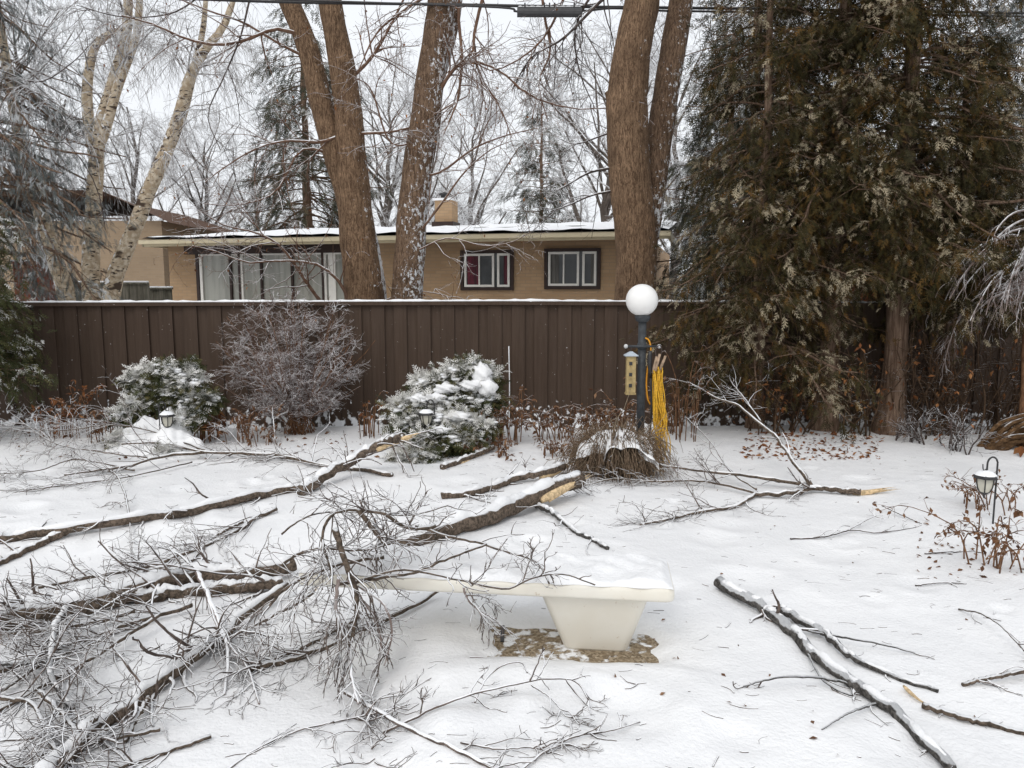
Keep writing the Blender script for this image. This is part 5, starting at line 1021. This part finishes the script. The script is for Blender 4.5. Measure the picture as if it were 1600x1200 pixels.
fallen('branch with upswept snowy twigs and a broad torn end by the cedars', [([(1345, 768, .02), (1310, 766, .02), (1268, 762, .03), (1230, 772, .02), (1180, 772, .02)], .032, .022), ([(1268, 760, .04), (1240, 722, .22), (1215, 685, .4), (1185, 660, .52), (1150, 632, .62), (1120, 622, .66), (1080, 600, .72), (1040, 590, .74)], .024, .006), ([(1190, 660, .5), (1165, 625, .62), (1140, 590, .76), (1148, 565, .84), (1140, 548, .9)], .012, .004), ([(1268, 758, .03), (1200, 748, .08), (1120, 738, .12), (1040, 728, .15), (990, 712, .2), (930, 708, .2)], .02, .008), ([(1182, 765, .03), (1140, 735, .12), (1110, 690, .25), (1070, 650, .35)], .012, .005), ([(1165, 600, .72), (1180, 596, .74), (1220, 595, .72)], .007, .003)], 229, (44, 110, 140), L=((.25, .7), (.1, .35), (.05, .14)), tear=([(1322, 766, .02), (1345, 770, .02), (1380, 766, .03), (1408, 763, .03)], .032), up=.35, capk=.8)
fallen('brushy branch sweeping left from the torn one across the middle snow', [([(1182, 770, .02), (1150, 790, .01), (1090, 800, .01), (1040, 812, 0), (1000, 820, 0)], .02, .008), ([(1190, 772, .03), (1100, 752, .05), (1020, 752, .05), (960, 748, .05), (910, 760, .02)], .014, .006)], 230, (60, 220, 260), L=((.25, .7), (.1, .3), (.04, .12)), up=.15)
fallen('thin forked twig on the snow below the torn branch end', [([(1235, 842, 0), (1290, 838, .01), (1330, 828, .02), (1370, 832, .01), (1430, 824, .0)], .009, .004), ([(1322, 830, .02), (1350, 815, .04), (1368, 806, .04)], .006, .003), ([(1378, 790, .05), (1410, 805, .02), (1440, 818, 0)], .006, .004)], 231, (8, 12, 12), L=((.1, .35), (.05, .12), (.03, .06)), cap=False, m=M_DTWIG)
fallen('single bent twig lying below the lone lantern', [([(1445, 865, 0), (1480, 862, .01), (1525, 862, 0), (1540, 866, 0)], .007, .004)], 232, (2, 2, 0), L=((.1, .2), (.05, .1), (.03, .06)), cap=False, m=M_DTWIG)
fallen('straight twig on the snow near the red leaved plant', [([(1430, 915, 0), (1470, 910, .01), (1510, 912, 0)], .006, .004)], 233, (2, 2, 0), L=((.1, .2), (.05, .1), (.03, .06)), cap=False, m=M_DTWIG)
perennial('dry red leaved bush with bare twigs beside the lone lantern', 1580, 5.35, 110, 80, 16, 240, M_DRY, 190, lean=.5, lsize=.06, name='red_leaved_bush')
perennial('sparse reddish twigs behind the lone lantern', 1560, 6.7, 60, 80, 16, 241, M_DRY, 120, lean=.6, lsize=.05, name='red_leaved_bush')

# ------------------------------------------------------------------ litter on the snow (uncountable)
rg = np.random.default_rng(300); n = 760
u = rg.uniform(0, 1, n); yy = 2.6 + 7.8 * u ** 1.0; xx = rg.uniform(-.72, .72, n) * yy; a = rg.normal(0, .5, n) + rg.integers(0, 2, n) * math.pi; L = rg.uniform(.012, .075, n) * rg.uniform(.25, 1, n)
s = np.linspace(-1, 1, 4); cv = rg.normal(size=n) * .25
x4 = xx[:, None] + np.cos(a)[:, None] * L[:, None] * s - np.sin(a)[:, None] * (cv * L)[:, None] * s ** 2; y4 = yy[:, None] + np.sin(a)[:, None] * L[:, None] * s + np.cos(a)[:, None] * (cv * L)[:, None] * s ** 2
rr_ = np.repeat(rg.uniform(.0015, .004, n)[:, None], 4, 1); Pt = np.stack([x4, y4, ground(x4, y4) + rr_ * .6], -1)
keep = patch_d(xx, yy) > .4
g = Geo(); g.tube(Pt[keep], rr_[keep], 4); o = g.make('twig_litter', M_FTW); o["kind"] = 'stuff'; o["label"] = 'small broken twigs scattered over the snow'
def litter(name, label, n, box, size, m, seed):
    rg = np.random.default_rng(seed); c = np.array([G(rg.uniform(box[0], box[2]), rg.uniform(box[1], box[3])) for _ in range(n)]); c[:, 2] = ground(c[:, 0], c[:, 1]) + .006
    d = rg.normal(size=(n, 3)) * [1, 1, .25]; V, F, ti, fr = sprays(c, d, rg.uniform(.4, 1.2, n) * size, LEAF, rg, None, rg.uniform(0, .5, n), 1.0)
    o = mk(name, V, F, m, smooth=False, attrs={'tint': ti, 'frost': fr}, kind='stuff'); o["label"] = label
litter('leaf_litter', 'brown and orange dead leaves on the snow under the cedars', 420, (1165, 675, 1375, 720), .075, M_ORNG, 301)
litter('leaf_litter', 'dead brown leaves scattered along the planting bed', 260, (20, 670, 1020, 720), .07, M_DRY, 302)
litter('leaf_litter', 'reddish leaves on the snow near the lone lantern', 110, (1430, 815, 1600, 905), .05, M_DRY, 303)
litter('leaf_litter', 'few dark leaf scraps on the open snow', 45, (900, 720, 1560, 1180), .035, M_DRY, 304)
